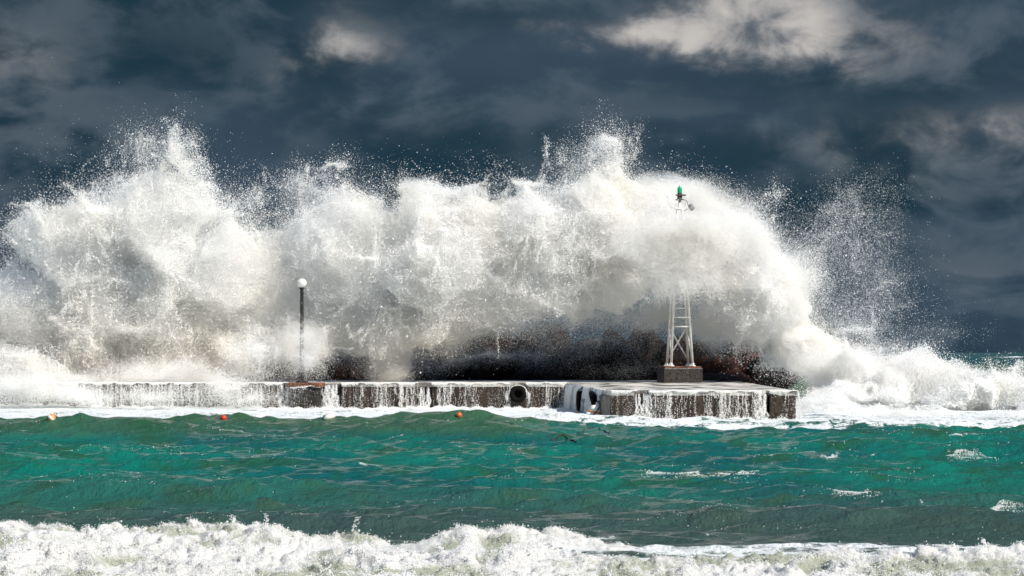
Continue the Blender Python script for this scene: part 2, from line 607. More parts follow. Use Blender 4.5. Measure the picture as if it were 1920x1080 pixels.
M_WHITE = mat('white_paint', painted((0.82, 0.81, 0.77), (0.34, 0.22, 0.13), 0.5))
M_BLACK = mat('black_iron', painted((0.014, 0.014, 0.014), (0.05, 0.038, 0.028), 0.5, 0.4))
M_RUBBER = mat('black_rubber', lambda t: principled(t, t.mix(t.noise(worldpos(t), 14.0), (0.0025, 0.0025, 0.0025), (0.006, 0.0055, 0.005)), 0.8, 0.0, 0.12))
M_HOLLOW = mat('tyre_hollow', lambda t: principled(t, t.mix(t.noise(worldpos(t), 9.0), (0.0015, 0.0015, 0.0015), (0.003, 0.003, 0.003)), 0.9, 0.0, 0.1))  # near-black tone paints the shade inside the tyre
M_RED = mat('red_plastic', painted((0.62, 0.035, 0.022), (0.30, 0.03, 0.02), 0.5, 0.35))
M_ORANGE = mat('orange_plastic', painted((0.52, 0.12, 0.035), (0.25, 0.07, 0.03), 0.6, 0.4))
M_TAN = mat('faded_orange_plastic', painted((0.62, 0.27, 0.10), (0.35, 0.13, 0.05), 0.6, 0.45))
M_CREAM = mat('white_plastic', painted((0.78, 0.78, 0.72), (0.50, 0.47, 0.38), 0.4, 0.4))
M_ROPE = mat('dark_rope', painted((0.016, 0.016, 0.013), (0.04, 0.035, 0.026), 0.5, 0.7))
M_METAL = mat('grey_metal', painted((0.07, 0.065, 0.058), (0.13, 0.08, 0.05), 0.5, 0.45, 0.3))


def m_globe(t):
    g = principled(t, (0.86, 0.86, 0.83), 0.18, 0.0, 0.5)
    tr = t.new('ShaderNodeBsdfTranslucent')
    tr.inputs[0].default_value = (0.85, 0.85, 0.82, 1)
    ms = t.new('ShaderNodeMixShader')
    ms.inputs[0].default_value = 0.3
    t.t.links.new(g, ms.inputs[1])
    t.t.links.new(tr.outputs[0], ms.inputs[2])
    return ms.outputs[0]


M_GLOBE = mat('opal_glass', m_globe)


def m_green(t):
    g = principled(t, (0.02, 0.50, 0.27), 0.12, 0.0, 0.6)
    tr = t.new('ShaderNodeBsdfTranslucent')
    tr.inputs[0].default_value = (0.03, 0.75, 0.42, 1)
    ms = t.new('ShaderNodeMixShader')
    ms.inputs[0].default_value = 0.45
    t.t.links.new(g, ms.inputs[1])
    t.t.links.new(tr.outputs[0], ms.inputs[2])
    return ms.outputs[0]


M_GREEN = mat('green_lens', m_green)


# ------------------------------------------------------------------ the pier
YA, YB = 98.0, 82.5            # distance of the long wall and of the end block
ZA, ZB = 1.08, 1.00            # deck height there
pier = empty('concrete_pier', (-6.0, YA + 3, 0))
tag(pier, 'wet brown concrete pier with water pouring off its whole edge', 'pier')
pier_inv = Matrix.Translation((6.0, -(YA + 3), 0))


def rough_block(name, corners, z0, z1, m, parent, seed, amp=0.02, nz=10, step=0.16, lip=0.0):
    """a wall block: front face through two ground points, subdivided and weathered; corners = (x0,y0),(x1,y1), depth to the back"""
    (x0, y0), (x1, y1) = corners[:2]
    depth = corners[2]
    L = math.hypot(x1 - x0, y1 - y0)
    n = max(2, int(L / step))
    d = Vector((y1 - y0, -(x1 - x0), 0)).normalized()      # outward (towards the camera)
    pts = []
    for j in range(nz + 1):
        for i in range(n + 1):
            u_, v_ = i / n, j / nz
            pts.append((x0 + (x1 - x0) * u_, y0 + (y1 - y0) * u_, z0 + (z1 - z0) * v_))
    A = np.array(pts)
    dsp = amp * fbm(A * np.array([2.2, 2.2, 2.2]) + seed * 3.1, 4, seed)
    U = np.tile(np.arange(n + 1), nz + 1)
    V = np.repeat(np.arange(nz + 1), n + 1)
    dsp = dsp - 0.045 * ((U == 0) | (U == n)) - 0.03 * (V == nz)
    A[:, 0] += d.x * dsp
    A[:, 1] += d.y * dsp
    bm = bmesh.new()
    vs = [bm.verts.new(p) for p in A]
    W = n + 1
    for j in range(nz):
        for i in range(n):
            bm.faces.new((vs[j * W + i], vs[j * W + i + 1], vs[(j + 1) * W + i + 1], vs[(j + 1) * W + i]))
    back = [bm.verts.new((p[0] - d.x * depth, p[1] - d.y * depth, p[2])) for p in ((x0, y0, z0), (x1, y1, z0), (x1, y1, z1), (x0, y0, z1))]
    bm.faces.new(back[::-1])
    bot = [vs[i] for i in range(W)]
    top = [vs[nz * W + i] for i in range(W)]
    lef = [vs[j * W] for j in range(nz + 1)]
    rig = [vs[j * W + n] for j in range(nz + 1)]
    bm.faces.new(bot[::-1] + [back[0], back[1]])
    bm.faces.new(top + [back[2], back[3]])
    bm.faces.new(lef + [back[3], back[0]])
    bm.faces.new([back[2], back[1]] [::1] + rig) if False else bm.faces.new(rig[::-1] + [back[1], back[2]])
    bmesh.ops.recalc_face_normals(bm, faces=bm.faces)
    bm.transform(pier_inv)
    return bm_obj(name, bm, m, parent)


def xa(px, Y=YA):
    return (px - 960) / F * Y


a_edges = [-360, -120, 60, 205, 330, 452, 545]
for k in range(len(a_edges) - 1):
    rough_block('wall_block', ((xa(a_edges[k]) + .015, YA), (xa(a_edges[k + 1]) - .015, YA), 1.2), -1.2, ZA - 0.01, M_WALL, pier, k)
# rusty capped buttress below the street lamp
rough_block('buttress', ((xa(546), YA - 0.45), (xa(602), YA - 0.45), 1.3), -1.2, ZA - 0.16, M_DARK, pier, 9, 0.05)
rough_block('coping_slab', ((xa(541), YA - 0.52), (xa(607), YA - 0.52), 1.2), ZA - 0.155, ZA + 0.02, M_RUST, pier, 10, 0.03, 4)
rough_block('recessed_wall', ((xa(606), YA + 0.5), (xa(640), YA + 0.5), 1.0), -1.2, ZA - 0.05, M_DARK, pier, 12, 0.05)
for k, (p0, p1) in enumerate(((640, 784), (809, 882), (882, 1062))):
    rough_block('wall_block', ((xa(p0) + .015, YA), (xa(p1) - .015, YA), 1.2), -1.2, ZA - 0.01, M_WALL, pier, 20 + k)
# broken joint between two blocks
rough_block('broken_joint', ((xa(785), YA + 0.16), (xa(808), YA + 0.16), 0.9), -1.2, ZA - 0.13, M_DARK, pier, 31, 0.10, 8, 0.08)
XL, XR = 3.53, (1493 - 960) / F * YB
rough_block('side_wall', ((xa(1063), YA - 0.02), (XL, YB + 0.05), 0.8), -1.2, ZB - 0.01, M_DARK, pier, 40)


def xb(px):
    return (px - 960) / F * YB


for k, (p0, p1) in enumerate(((1145, 1194), (1216, 1320), (1320, 1428), (1443, 1493))):
    rough_block('wall_block', ((xb(p0) + .01, YB), (xb(p1) - .01, YB), 1.2), -1.2, ZB - 0.01, M_WALL, pier, 50 + k, 0.025)
rough_block('broken_joint', ((xb(1194.5), YB + 0.14), (xb(1215.5), YB + 0.14), 0.9), -1.2, ZB - 0.10, M_DARK, pier, 60, 0.09, 8, 0.08)
rough_block('broken_joint', ((xb(1428.5), YB + 0.12), (xb(1442.5), YB + 0.12), 0.9), -1.2, ZB - 0.08, M_DARK, pier, 61, 0.09, 8, 0.08)
rough_block('end_wall', ((XR - 0.005, YB + 0.02), (XR - 0.005, 106.0), 0.8), -1.2, ZB - 0.02, M_WALL, pier, 62)


def deck(name, outline, seed):
    """a deck slab: a fine-edged plate following an outline, sloping gently towards the water"""
    bm = bmesh.new()
    top = []
    for (x, y) in outline:
        z = ZB + (ZA - ZB) * min(max((y - YB) / (YA - YB), 0), 1)
        top.append(bm.verts.new((x, y, z + 0.012)))
    f = bm.faces.new(top)
    r = bmesh.ops.extrude_face_region(bm, geom=[f])
    for e in r['geom']:
        if isinstance(e, bmesh.types.BMVert):
            e.co.z -= 0.17
    bmesh.ops.recalc_face_normals(bm, faces=bm.faces)
    bm.transform(pier_inv)
    return bm_obj(name, bm, M_DECK, pier)


deck('deck_slab', [(xa(-360), YA + 0.05), (xa(541), YA + 0.05), (xa(541), YA + 9), (xa(-360), YA + 9)], 1)
deck('deck_slab', [(xa(541) + .004, YA + 0.7), (xa(640), YA + 0.7), (xa(640), YA + 9), (xa(541) + .004, YA + 9)], 2)
e1 = []
for k in range(40):
    p_ = 640 + (1063 - 640) * k / 39
    if 784 < p_ < 809:
        continue
    e1.append((xa(p_) + 0.004, YA - 0.03 + 0.03 * random.random()))
e2 = []
for k in range(26):
    p_ = 1145 + (1493 - 1145) * k / 25
    rec = 0.28 if (1194 < p_ < 1216 or 1428 < p_ < 1443) else 0.0
    e2.append((xb(p_), YB - 0.03 + 0.04 * random.random() + rec))
deck('deck_slab', e1 + [(xa(1063), YA + 9), (xa(640) + .004, YA + 9)], 3)
deck('deck_slab', [(xa(1063) + 0.004, YA - 0.02)] + e2 + [(XR, YA + 7.5), (xa(1063) + .004, YA + 9)], 4)

# ------------------------------------------------------------------ rocks behind the deck
mound = empty('rock_breakwater', (2, 108.5, 0))
tag(mound, 'dark wet reddish boulders of the breakwater heaped behind the pier deck', 'rocks')


M_ROCK_RED = mat('red_rock', lambda t: principled(t, t.mix(t.ss(t.noise(worldpos(t), 1.9, 6.0, 0.6), 0.35, 0.65), (0.014, 0.007, 0.005), (0.085, 0.028, 0.016)), 0.6, 0.0, 0.2, bump(t, t.noise(worldpos(t), 7.0, 6.0, 0.65), 0.8, 0.1)))


def rock(seed, loc, sz, rz):
    bm = bmesh.new()
    bmesh.ops.create_icosphere(bm, subdivisions=3, radius=1.0)
    V = np.array([vv.co[:] for vv in bm.verts])
    r_ = np.random.default_rng(seed)
    for _ in range(14):
        n = r_.normal(size=3)
        n /= np.linalg.norm(n)
        o = r_.uniform(0.55, 0.85)
        d = V @ n - o
        V = V - np.outer(np.maximum(d, 0) * 0.85, n)
    V = V * (1 + 0.07 * fbm(V * 2.0 + seed, 3, seed)[:, None])
    V = V * np.array(sz)
    for vv, p in zip(bm.verts, V):
        vv.co = p
    bm.transform(Matrix.Translation(Vector(loc) - mound.location) @ Matrix.Rotation(rz, 4, 'Z'))
    bm_obj('rock', bm, M_ROCK_RED if seed in (18, 19, 21) else M_ROCK, mound, False)


rr = random.Random(4)
for k, (px, top, Y) in enumerate(((560, 690, 109), (618, 668, 108), (672, 682, 109), (735, 678, 108.5), (790, 684, 108), (850, 676, 109), (905, 668, 108), (962, 660, 109),
                                  (1010, 672, 108), (1065, 664, 108.5), (1115, 652, 109), (1165, 644, 108.5), (1218, 640, 109), (1262, 650, 108), (1310, 652, 108.5),
                                  (1352, 662, 107), (1400, 654, 108), (1432, 672, 106.5), (1375, 698, 105.8), (1345, 704, 105.5), (1460, 690, 108))):
    c = at(px, top, Y)
    hz = max(0.5, (c.z - 0.4) / 2)
    rock(k + 3, (c.x, Y, c.z - hz * 0.86), (rr.uniform(1.1, 1.6), rr.uniform(1.0, 1.3), hz * rr.uniform(1.0, 1.3)), rr.uniform(0, 3))
for k in range(15):  # tall back row added to stand for the deep shadow under the curl
    x = -11.5 + k * 1.62
    rock(60 + k, (x, 111.0 + rr.uniform(-.8, .8), 1.0 + rr.uniform(-.3, .4)), (rr.uniform(2.1, 2.7), 1.4, rr.uniform(2.5, 3.1)), rr.uniform(0, 3))

# ------------------------------------------------------------------ lattice light tower
TW = at(1276, 716, 100.0)
tz0 = TW.z
tower = empty('light_tower', (TW.x, 100.5, ZA + 0.012), math.radians(7))
tag(tower, 'white lattice light tower with green lantern on a concrete plinth', 'light tower')
PH = 0.62
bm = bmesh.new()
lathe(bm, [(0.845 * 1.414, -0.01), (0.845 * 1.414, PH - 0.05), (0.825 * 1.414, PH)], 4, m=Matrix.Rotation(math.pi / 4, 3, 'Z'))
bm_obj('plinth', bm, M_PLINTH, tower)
bm = bmesh.new()
lathe(bm, [(0.80 * 1.414, PH + 0.002), (0.80 * 1.414, PH + 0.05), (0.76 * 1.414, PH + 0.07)], 4, m=Matrix.Rotation(math.pi / 4, 3, 'Z'))
bm_obj('plinth_cap', bm, M_RUST, tower)
TB0, TT0 = PH + 0.07, 7.5
w0, w1 = 0.475, 0.11


def leg_at(sx, sy, z):
    k_ = (z - TB0) / (TT0 - TB0)
    ww = w0 + (w1 - w0) * k_
    return Vector((sx * ww, sy * ww, z))


for sx in (-1, 1):
    for sy in (-1, 1):
        bm = bmesh.new()
        bar(bm, leg_at(sx, sy, TB0), leg_at(sx, sy, TT0), 0.060, 8, 0.042)
        lg = bm_obj('leg', bm, M_WHITE, tower, True)
        bm = bmesh.new()
        p = leg_at(sx, sy, TB0)
        lathe(bm, [(0.15, TB0 - 0.004), (0.15, TB0 + 0.025), (0.10, TB0 + 0.05), (0.062, TB0 + 0.15)], 4, (p.x, p.y, 0))
        bm_obj('foot_plate', bm, M_WHITE, lg)
for z in (TB0 + 1.72, TB0 + 2.12, TB0 + 2.52, TB0 + 2.92, TB0 + 3.32, TB0 + 3.75, TB0 + 4.2, TB0 + 4.7, TB0 + 5.2, TB0 + 5.7):
    bm = bmesh.new()
    bar(bm, leg_at(-1, -1, z), leg_at(1, -1, z), 0.032, 6)
    bm_obj('rung', bm, M_WHITE, tower, True)
for z in (TB0 + 1.72, TB0 + 3.32, TB0 + 4.7, TB0 + 5.7):
    for (a, b) in (((-1, -1), (-1, 1)), ((1, -1), (1, 1)), ((-1, 1), (1, 1))):
        bm = bmesh.new()
        bar(bm, leg_at(*a, z + .004), leg_at(*b, z + .004), 0.024, 6)
        bm_obj('cross_bar', bm, M_WHITE, tower, True)
for (z_0, z_1) in ((TB0 + 0.25, TB0 + 1.70), (TB0 + 3.34, TB0 + 4.68)):
    for (a, b) in (((-1, 1), (1, 1)), ((1, 1), (-1, 1)), ((-1, -1), (-1, 1)), ((1, -1), (1, 1))):
        bm = bmesh.new()
        bar(bm, leg_at(*a, z_0), leg_at(*b, z_1), 0.036, 6)
        bm_obj('brace', bm, M_WHITE, tower, True)
bm = bmesh.new()
lathe(bm, [(0.19, TT0), (0.21, TT0 + 0.02), (0.21, TT0 + 0.05), (0.10, TT0 + 0.08), (0.075, TT0 + 0.10), (0.065, TT0 + 0.42)], 14)
bm_obj('mast', bm, M_WHITE, tower, True)
ZL = TT0 + 0.42
bm = bmesh.new()
lathe(bm, [(0.07, ZL), (0.19, ZL + 0.015), (0.19, ZL + 0.05), (0.11, ZL + 0.06), (0.12, ZL + 0.20), (0.20, ZL + 0.215), (0.20, ZL + 0.25), (0.115, ZL + 0.26), (0.11, ZL + 0.31)], 16)
lan = bm_obj('lantern_base', bm, M_METAL, tower)
bm = bmesh.new()
lathe(bm, [(0.085, ZL + 0.312), (0.105, ZL + 0.33), (0.105, ZL + 0.38), (0.098, ZL + 0.39), (0.105, ZL + 0.40), (0.102, ZL + 0.50), (0.085, ZL + 0.57), (0.03, ZL + 0.61), (0.012, ZL + 0.66)], 16)
bm_obj('lens', bm, M_GREEN, lan, True)
bm = bmesh.new()
bar(bm, (0.12, 0, ZL + 0.23), (0.27, -0.02, ZL + 0.23), 0.035, 8)
bm_obj('lamp_clamp', bm, M_METAL, lan)
bm = bmesh.new()
tube(bm, [(0.16, -0.02, ZL + 0.03), (0.27, -0.03, ZL + 0.01), (0.33, -0.03, ZL - 0.08), (0.36, -0.03, ZL - 0.22), (0.37, -0.03, ZL - 0.36), (0.12, -0.02, ZL - 0.50)], 0.016, 6)
arm = bm_obj('cable_arm', bm, M_METAL, tower, True)
bm = bmesh.new()
lathe(bm, [(0.05, -0.16), (0.10, -0.13), (0.11, 0.10), (0.07, 0.14)], 10, m=Matrix.Rotation(math.radians(-32), 3, 'Y'))
bm.transform(Matrix.Translation((0.50, -0.03, ZL - 0.30)))
bm_obj('battery_box', bm, M_METAL, arm)

# ------------------------------------------------------------------ street lamp with opal globe
LP = at(566, 716, YA + 0.25)
lamp = empty('street_lamp', (LP.x, YA + 0.25, ZA + 0.02))
tag(lamp, 'black fluted lamp post with white globe on the pier edge', 'street lamp')
bm = bmesh.new()
lathe(bm, [(0.27, 0.0), (0.27, 0.06), (0.19, 0.10), (0.16, 0.18), (0.145, 0.42), (0.12, 0.52), (0.13, 0.56), (0.085, 0.62)], 16)
bm_obj('base', bm, M_BLACK, lamp)
bm = bmesh.new()
SEG = 24
rings = []
for z, r in ((0.61, .090), (0.9, .086), (1.5, .082), (2.2, .078), (3.0, .072), (3.82, .066)):
    rings.append([bm.verts.new(((r * (1 + 0.12 * (i % 2))) * math.cos(2 * math.pi * i / SEG), (r * (1 + 0.12 * (i % 2))) * math.sin(2 * math.pi * i / SEG), z)) for i in range(SEG)])
for a, b in zip(rings, rings[1:]):
    for i in range(SEG):
        bm.faces.new((a[i], a[(i + 1) % SEG], b[(i + 1) % SEG], b[i]))
bm_obj('post', bm, M_BLACK, lamp)
bm = bmesh.new()
lathe(bm, [(0.058, 3.80), (0.09, 3.82), (0.09, 3.86), (0.065, 3.90), (0.075, 3.98), (0.125, 4.0), (0.125, 4.035), (0.09, 4.05)], 16)
bm_obj('collar', bm, M_BLACK, lamp)
bm = bmesh.new()
lathe(bm, [(0.085 + 0, 4.052)] + [(0.205 * math.sin(a), 4.235 - 0.205 * math.cos(a)) for a in np.linspace(0.55, 3.05, 18)], 28)
bm_obj('globe', bm, M_GLOBE, lamp, True)


# ------------------------------------------------------------------ tyre fenders
def tyre(loc, rot, R, r, label):
    e = empty('tyre_fender', loc)
    e.rotation_euler = rot
    bm = bmesh.new()
    n, m_ = 36, 12
    vs = []
    for i in range(n):
        a = 2 * math.pi * i / n
        ring = []
        for j in range(m_):
            b = 2 * math.pi * j / m_
            cx, cy = math.cos(b), math.sin(b)
            sq = 0.86 / max(abs(cx), abs(cy)) ** 0.55
            rad = R - r + cx * r * sq * 0.95
            if abs(cy) < 0.6 and cx > 0.5 and i % 2:
                rad -= 0.012
            ring.append(bm.verts.new((rad * math.cos(a), cy * r * 1.05 * sq, rad * math.sin(a))))
        vs.append(ring)
    for i in range(n):
        for j in range(m_):
            bm.faces.new((vs[i][j], vs[(i + 1) % n][j], vs[(i + 1) % n][(j + 1) % m_], vs[i][(j + 1) % m_]))
    bmesh.ops.recalc_face_normals(bm, faces=bm.faces)
    bm_obj('tread', bm, M_RUBBER, e, True)
    bm = bmesh.new()
    lathe(bm, [(R * .66, r * .35), (R * .66, r * .55), (R * .60, r * .7)], 24, m=Matrix.Rotation(math.pi / 2, 3, 'X') @ Matrix.Scale(-1, 3))
    bm_obj('hollow_disc', bm, M_HOLLOW, e)  # added disc closes the hole, its darkness put into the colour
    for s in (-1, 1):
        bm = bmesh.new()
        tube(bm, [(s * R * .35, -r * .3, R * .8), (s * R * .42, -r * .1, R * 1.0), (s * R * .45, r * 1.0, R * 1.16)], 0.020, 6)
        bm_obj('chain', bm, M_METAL, e, True)
    tag(e, label, 'tyre')
    return e


c = at(971, 739, YA - 0.2)
tyre(c, (0, 0, 0), 0.385, 0.13, 'black tyre hung face-on against the long pier wall')
side = math.atan2(YB - YA, XL - xa(1063)) - math.pi * 0   # direction of the side wall
sd = Vector((XL - xa(1063), YB - YA, 0)).normalized()
out = Vector((sd.y, -sd.x, 0))
for (Yt, zt, R, tilt, lab) in ((91.6, 0.46, 0.44, 0.0, 'thin upright black tyre seen edge-on amid the white cascade'),
                               (86.6, 0.60, 0.37, 0.28, 'leaning black tyre seen edge-on above the white conical buoy')):
    kx = (Yt - YA) / (YB - YA)
    p = Vector((xa(1063) + (XL - xa(1063)) * kx, Yt, zt)) + out * 0.15
    tyre(p, (0, tilt if False else 0, math.atan2(sd.y, sd.x)), R, 0.115, lab).rotation_euler.rotate_axis('X', tilt)

# ------------------------------------------------------------------ floating buoys
def ball_buoy(px, py, dia, m, label, band=None, ring=True, tilt=0.0):
    s = sea_at(px, py + 3, 55)
    e = empty('mooring_buoy', (s.x, s.y, s.z - dia * 0.12), 0.3)
    e.rotation_euler = (0.15, tilt, 0.3)
    R = dia / 2
    bm = bmesh.new()
    lathe(bm, [(R * math.sin(a) * 1.0, R * 0.55 - R * 0.98 * math.cos(a)) for a in np.linspace(0.12, 3.02, 16)], 22)
    b = bm_obj('float', bm, m, e, True)
    if band:
        bm = bmesh.new()
        lathe(bm, [(R * math.sin(a) * 1.015, R * 0.55 - R * 0.995 * math.cos(a)) for a in np.linspace(1.35, 1.95, 7)], 22)
        bm_obj('band', bm, band, b, True)
    if ring:
        bm = bmesh.new()
        lathe(bm, [(R * .30, R * 1.45), (R * .30, R * 1.60), (R * .18, R * 1.68)], 10)
        bm_obj('neck', bm, m, e)
        bm = bmesh.new()
        tube(bm, [(R * .28 * math.cos(a), 0, R * 1.85 + R * .28 * math.sin(a)) for a in np.linspace(-1.2, 4.3, 12)], R * .085, 6)
        bm_obj('ring', bm, M_RUST, e, True)
    tag(e, label, 'buoy', 'buoys floating before the pier')
    return e


ball_buoy(93, 783, 0.25, M_TAN, 'faded orange and white buoy bobbing at far left', M_CREAM, True, 0.75)
ball_buoy(419, 783, 0.20, M_RED, 'plain bright red ball buoy floating below the lamp side of the pier', None, False)
ball_buoy(860, 778, 0.21, M_ORANGE, 'orange buoy with a top ring floating in the foam', None, True, 0.1)

# white plastic canister adrift
s = sea_at(617, 785, 60)
can = empty('plastic_canister', (s.x, s.y, s.z + 0.05), 0.5)
can.rotation_euler = (0.2, -0.42, 0.5)
bm = bmesh.new()
bmesh.ops.create_cube(bm, size=1.0)
bm.transform(Matrix.Diagonal((0.36, 0.20, 0.19, 1)))
bmesh.ops.bevel(bm, geom=list(bm.edges), offset=0.035, segments=3, affect='EDGES')
bm_obj('body', bm, M_CREAM, can, True)
bm = bmesh.new()
bar(bm, (-0.17, -0.03, -0.04), (-0.215, -0.03, -0.04), 0.032, 10)
bm_obj('cap', bm, M_BLACK, can)
bm = bmesh.new()
tube(bm, [(-0.10, 0, 0.09), (-0.09, 0, 0.125), (0.05, 0, 0.125), (0.07, 0, 0.09)], 0.014, 6)
bm_obj('handle', bm, M_CREAM, can, True)
tag(can, 'white plastic canister with a dark cap drifting in the foam', 'canister')

# conical buoy leaning on the end block
c = at(1111, 786, 83.4)
cone = empty('conical_buoy', (c.x, 83.4, c.z - 0.02))
cone.rotation_euler = (0.10, 0.22, 0.0)
bm = bmesh.new()
lathe(bm, [(0.24, -0.10), (0.325, -0.02), (0.335, 0.05), (0.25, 0.27)], 24)
b1 = bm_obj('body', bm, M_CREAM, cone, True)
bm = bmesh.new()
lathe(bm, [(0.252, 0.272), (0.228, 0.345)], 24)
bm_obj('band', bm, M_TAN, cone, True)
bm = bmesh.new()
lathe(bm, [(0.225, 0.347), (0.15, 0.50), (0.06, 0.54)], 24)
bm_obj('top', bm, M_CREAM, cone, True)
bm = bmesh.new()
tube(bm, [(0.14, -0.16, 0.52), (0.04, -0.30, 0.32), (-0.08, -0.36, 0.14), (-0.20, -0.36, -0.03)], 0.022, 6)
bm_obj('rope', bm, M_ROPE, cone, True)
tag(cone, 'white conical buoy with orange band leaning on the end block corner', 'buoy')


# dark weed and line adrift on the face of the swell
def strand(name, pix, r, label, cat):
    pts = []
    for (px, py) in pix:
        p = sea_at(px, py, 50)
        pts.append((p.x, p.y, p.z + 0.012))
    sm = []
    for k in range(len(pts) - 1):
        for q in range(4):
            t_ = q / 4
            x, y = pts[k][0] * (1 - t_) + pts[k + 1][0] * t_, pts[k][1] * (1 - t_) + pts[k + 1][1] * t_
            sm.append((x, y, float(sea_height(np.array([x]), np.array([y]))[0]) + 0.010))
    sm.append(pts[-1])
    bm = bmesh.new()
    tube(bm, sm, r, 6)
    o = bm_obj(name, bm, M_ROPE, None, True)
    tag(o, label, cat)


strand('floating_line', [(1086, 812), (1094, 808), (1104, 804), (1113, 802), (1124, 804), (1134, 808), (1142, 812)], 0.020, 'thin dark line arched over the swell crest below the conical buoy', 'line')
strand('seaweed_strand', [(1033, 826), (1040, 824), (1050, 817), (1058, 817), (1064, 822), (1072, 826), (1081, 830)], 0.022, 'dark kinked seaweed strand afloat on the green swell', 'seaweed')

print('built things', round(time.time() - T0, 1))


# ------------------------------------------------------------------ spray and foam
def points(name, P, R, m, label, cat):
    me = bpy.data.meshes.new(name)
    n = len(P)
    me.vertices.add(n)
    me.vertices.foreach_set('co', np.ascontiguousarray(P, dtype=np.float32).ravel())
    a = me.attributes.new('radius', 'FLOAT', 'POINT')
    a.data.foreach_set('value', np.ascontiguousarray(R, dtype=np.float32))
    me.materials.append(m)
    o = bpy.data.objects.new(name, me)
    COL.objects.link(o)
    for q in bpy.context.selected_objects:
        q.select_set(False)
    bpy.context.view_layer.objects.active = o
    o.select_set(True)
    bpy.ops.object.convert(target='POINTCLOUD')
    o = bpy.context.view_layer.objects.active
    o.name = name
    if not len(o.data.materials):
        o.data.materials.append(m)
    o.select_set(False)
    tag(o, label, cat, kind='stuff')
    print(name, n, round(time.time() - T0, 1))
    return o


def m_spray(t):
    pos = worldpos(t)
    n = t.noise(pos, 0.33, 3.0, 0.5)
    c = t.mix(t.ss(n, 0.42, 0.66), (0.985, 0.985, 0.978), (0.975, 0.968, 0.938))
    x_, y_, z_ = t.sep(pos)
    silt = t.math('MULTIPLY', t.ss(z_, 5.5, 1.5), t.math('MULTIPLY', t.ss(y_, 99.0, 101.0), t.ss(x_, 10.5, 7.0)))
    c = t.mix(silt, c, (0.962, 0.945, 0.900))
    d = t.new('ShaderNodeBsdfDiffuse')
    t.put(d.inputs[0], c)
    tr = t.new('ShaderNodeBsdfTranslucent')
    t.put(tr.inputs[0], c)
    ms = t.new('ShaderNodeMixShader')
    ms.inputs[0].default_value = 0.40
    t.t.links.new(d.outputs[0], ms.inputs[1])
    t.t.links.new(tr.outputs[0], ms.inputs[2])
    return ms.outputs[0]


M_SPRAY = mat('white_water', m_spray)
DENS = 0.66

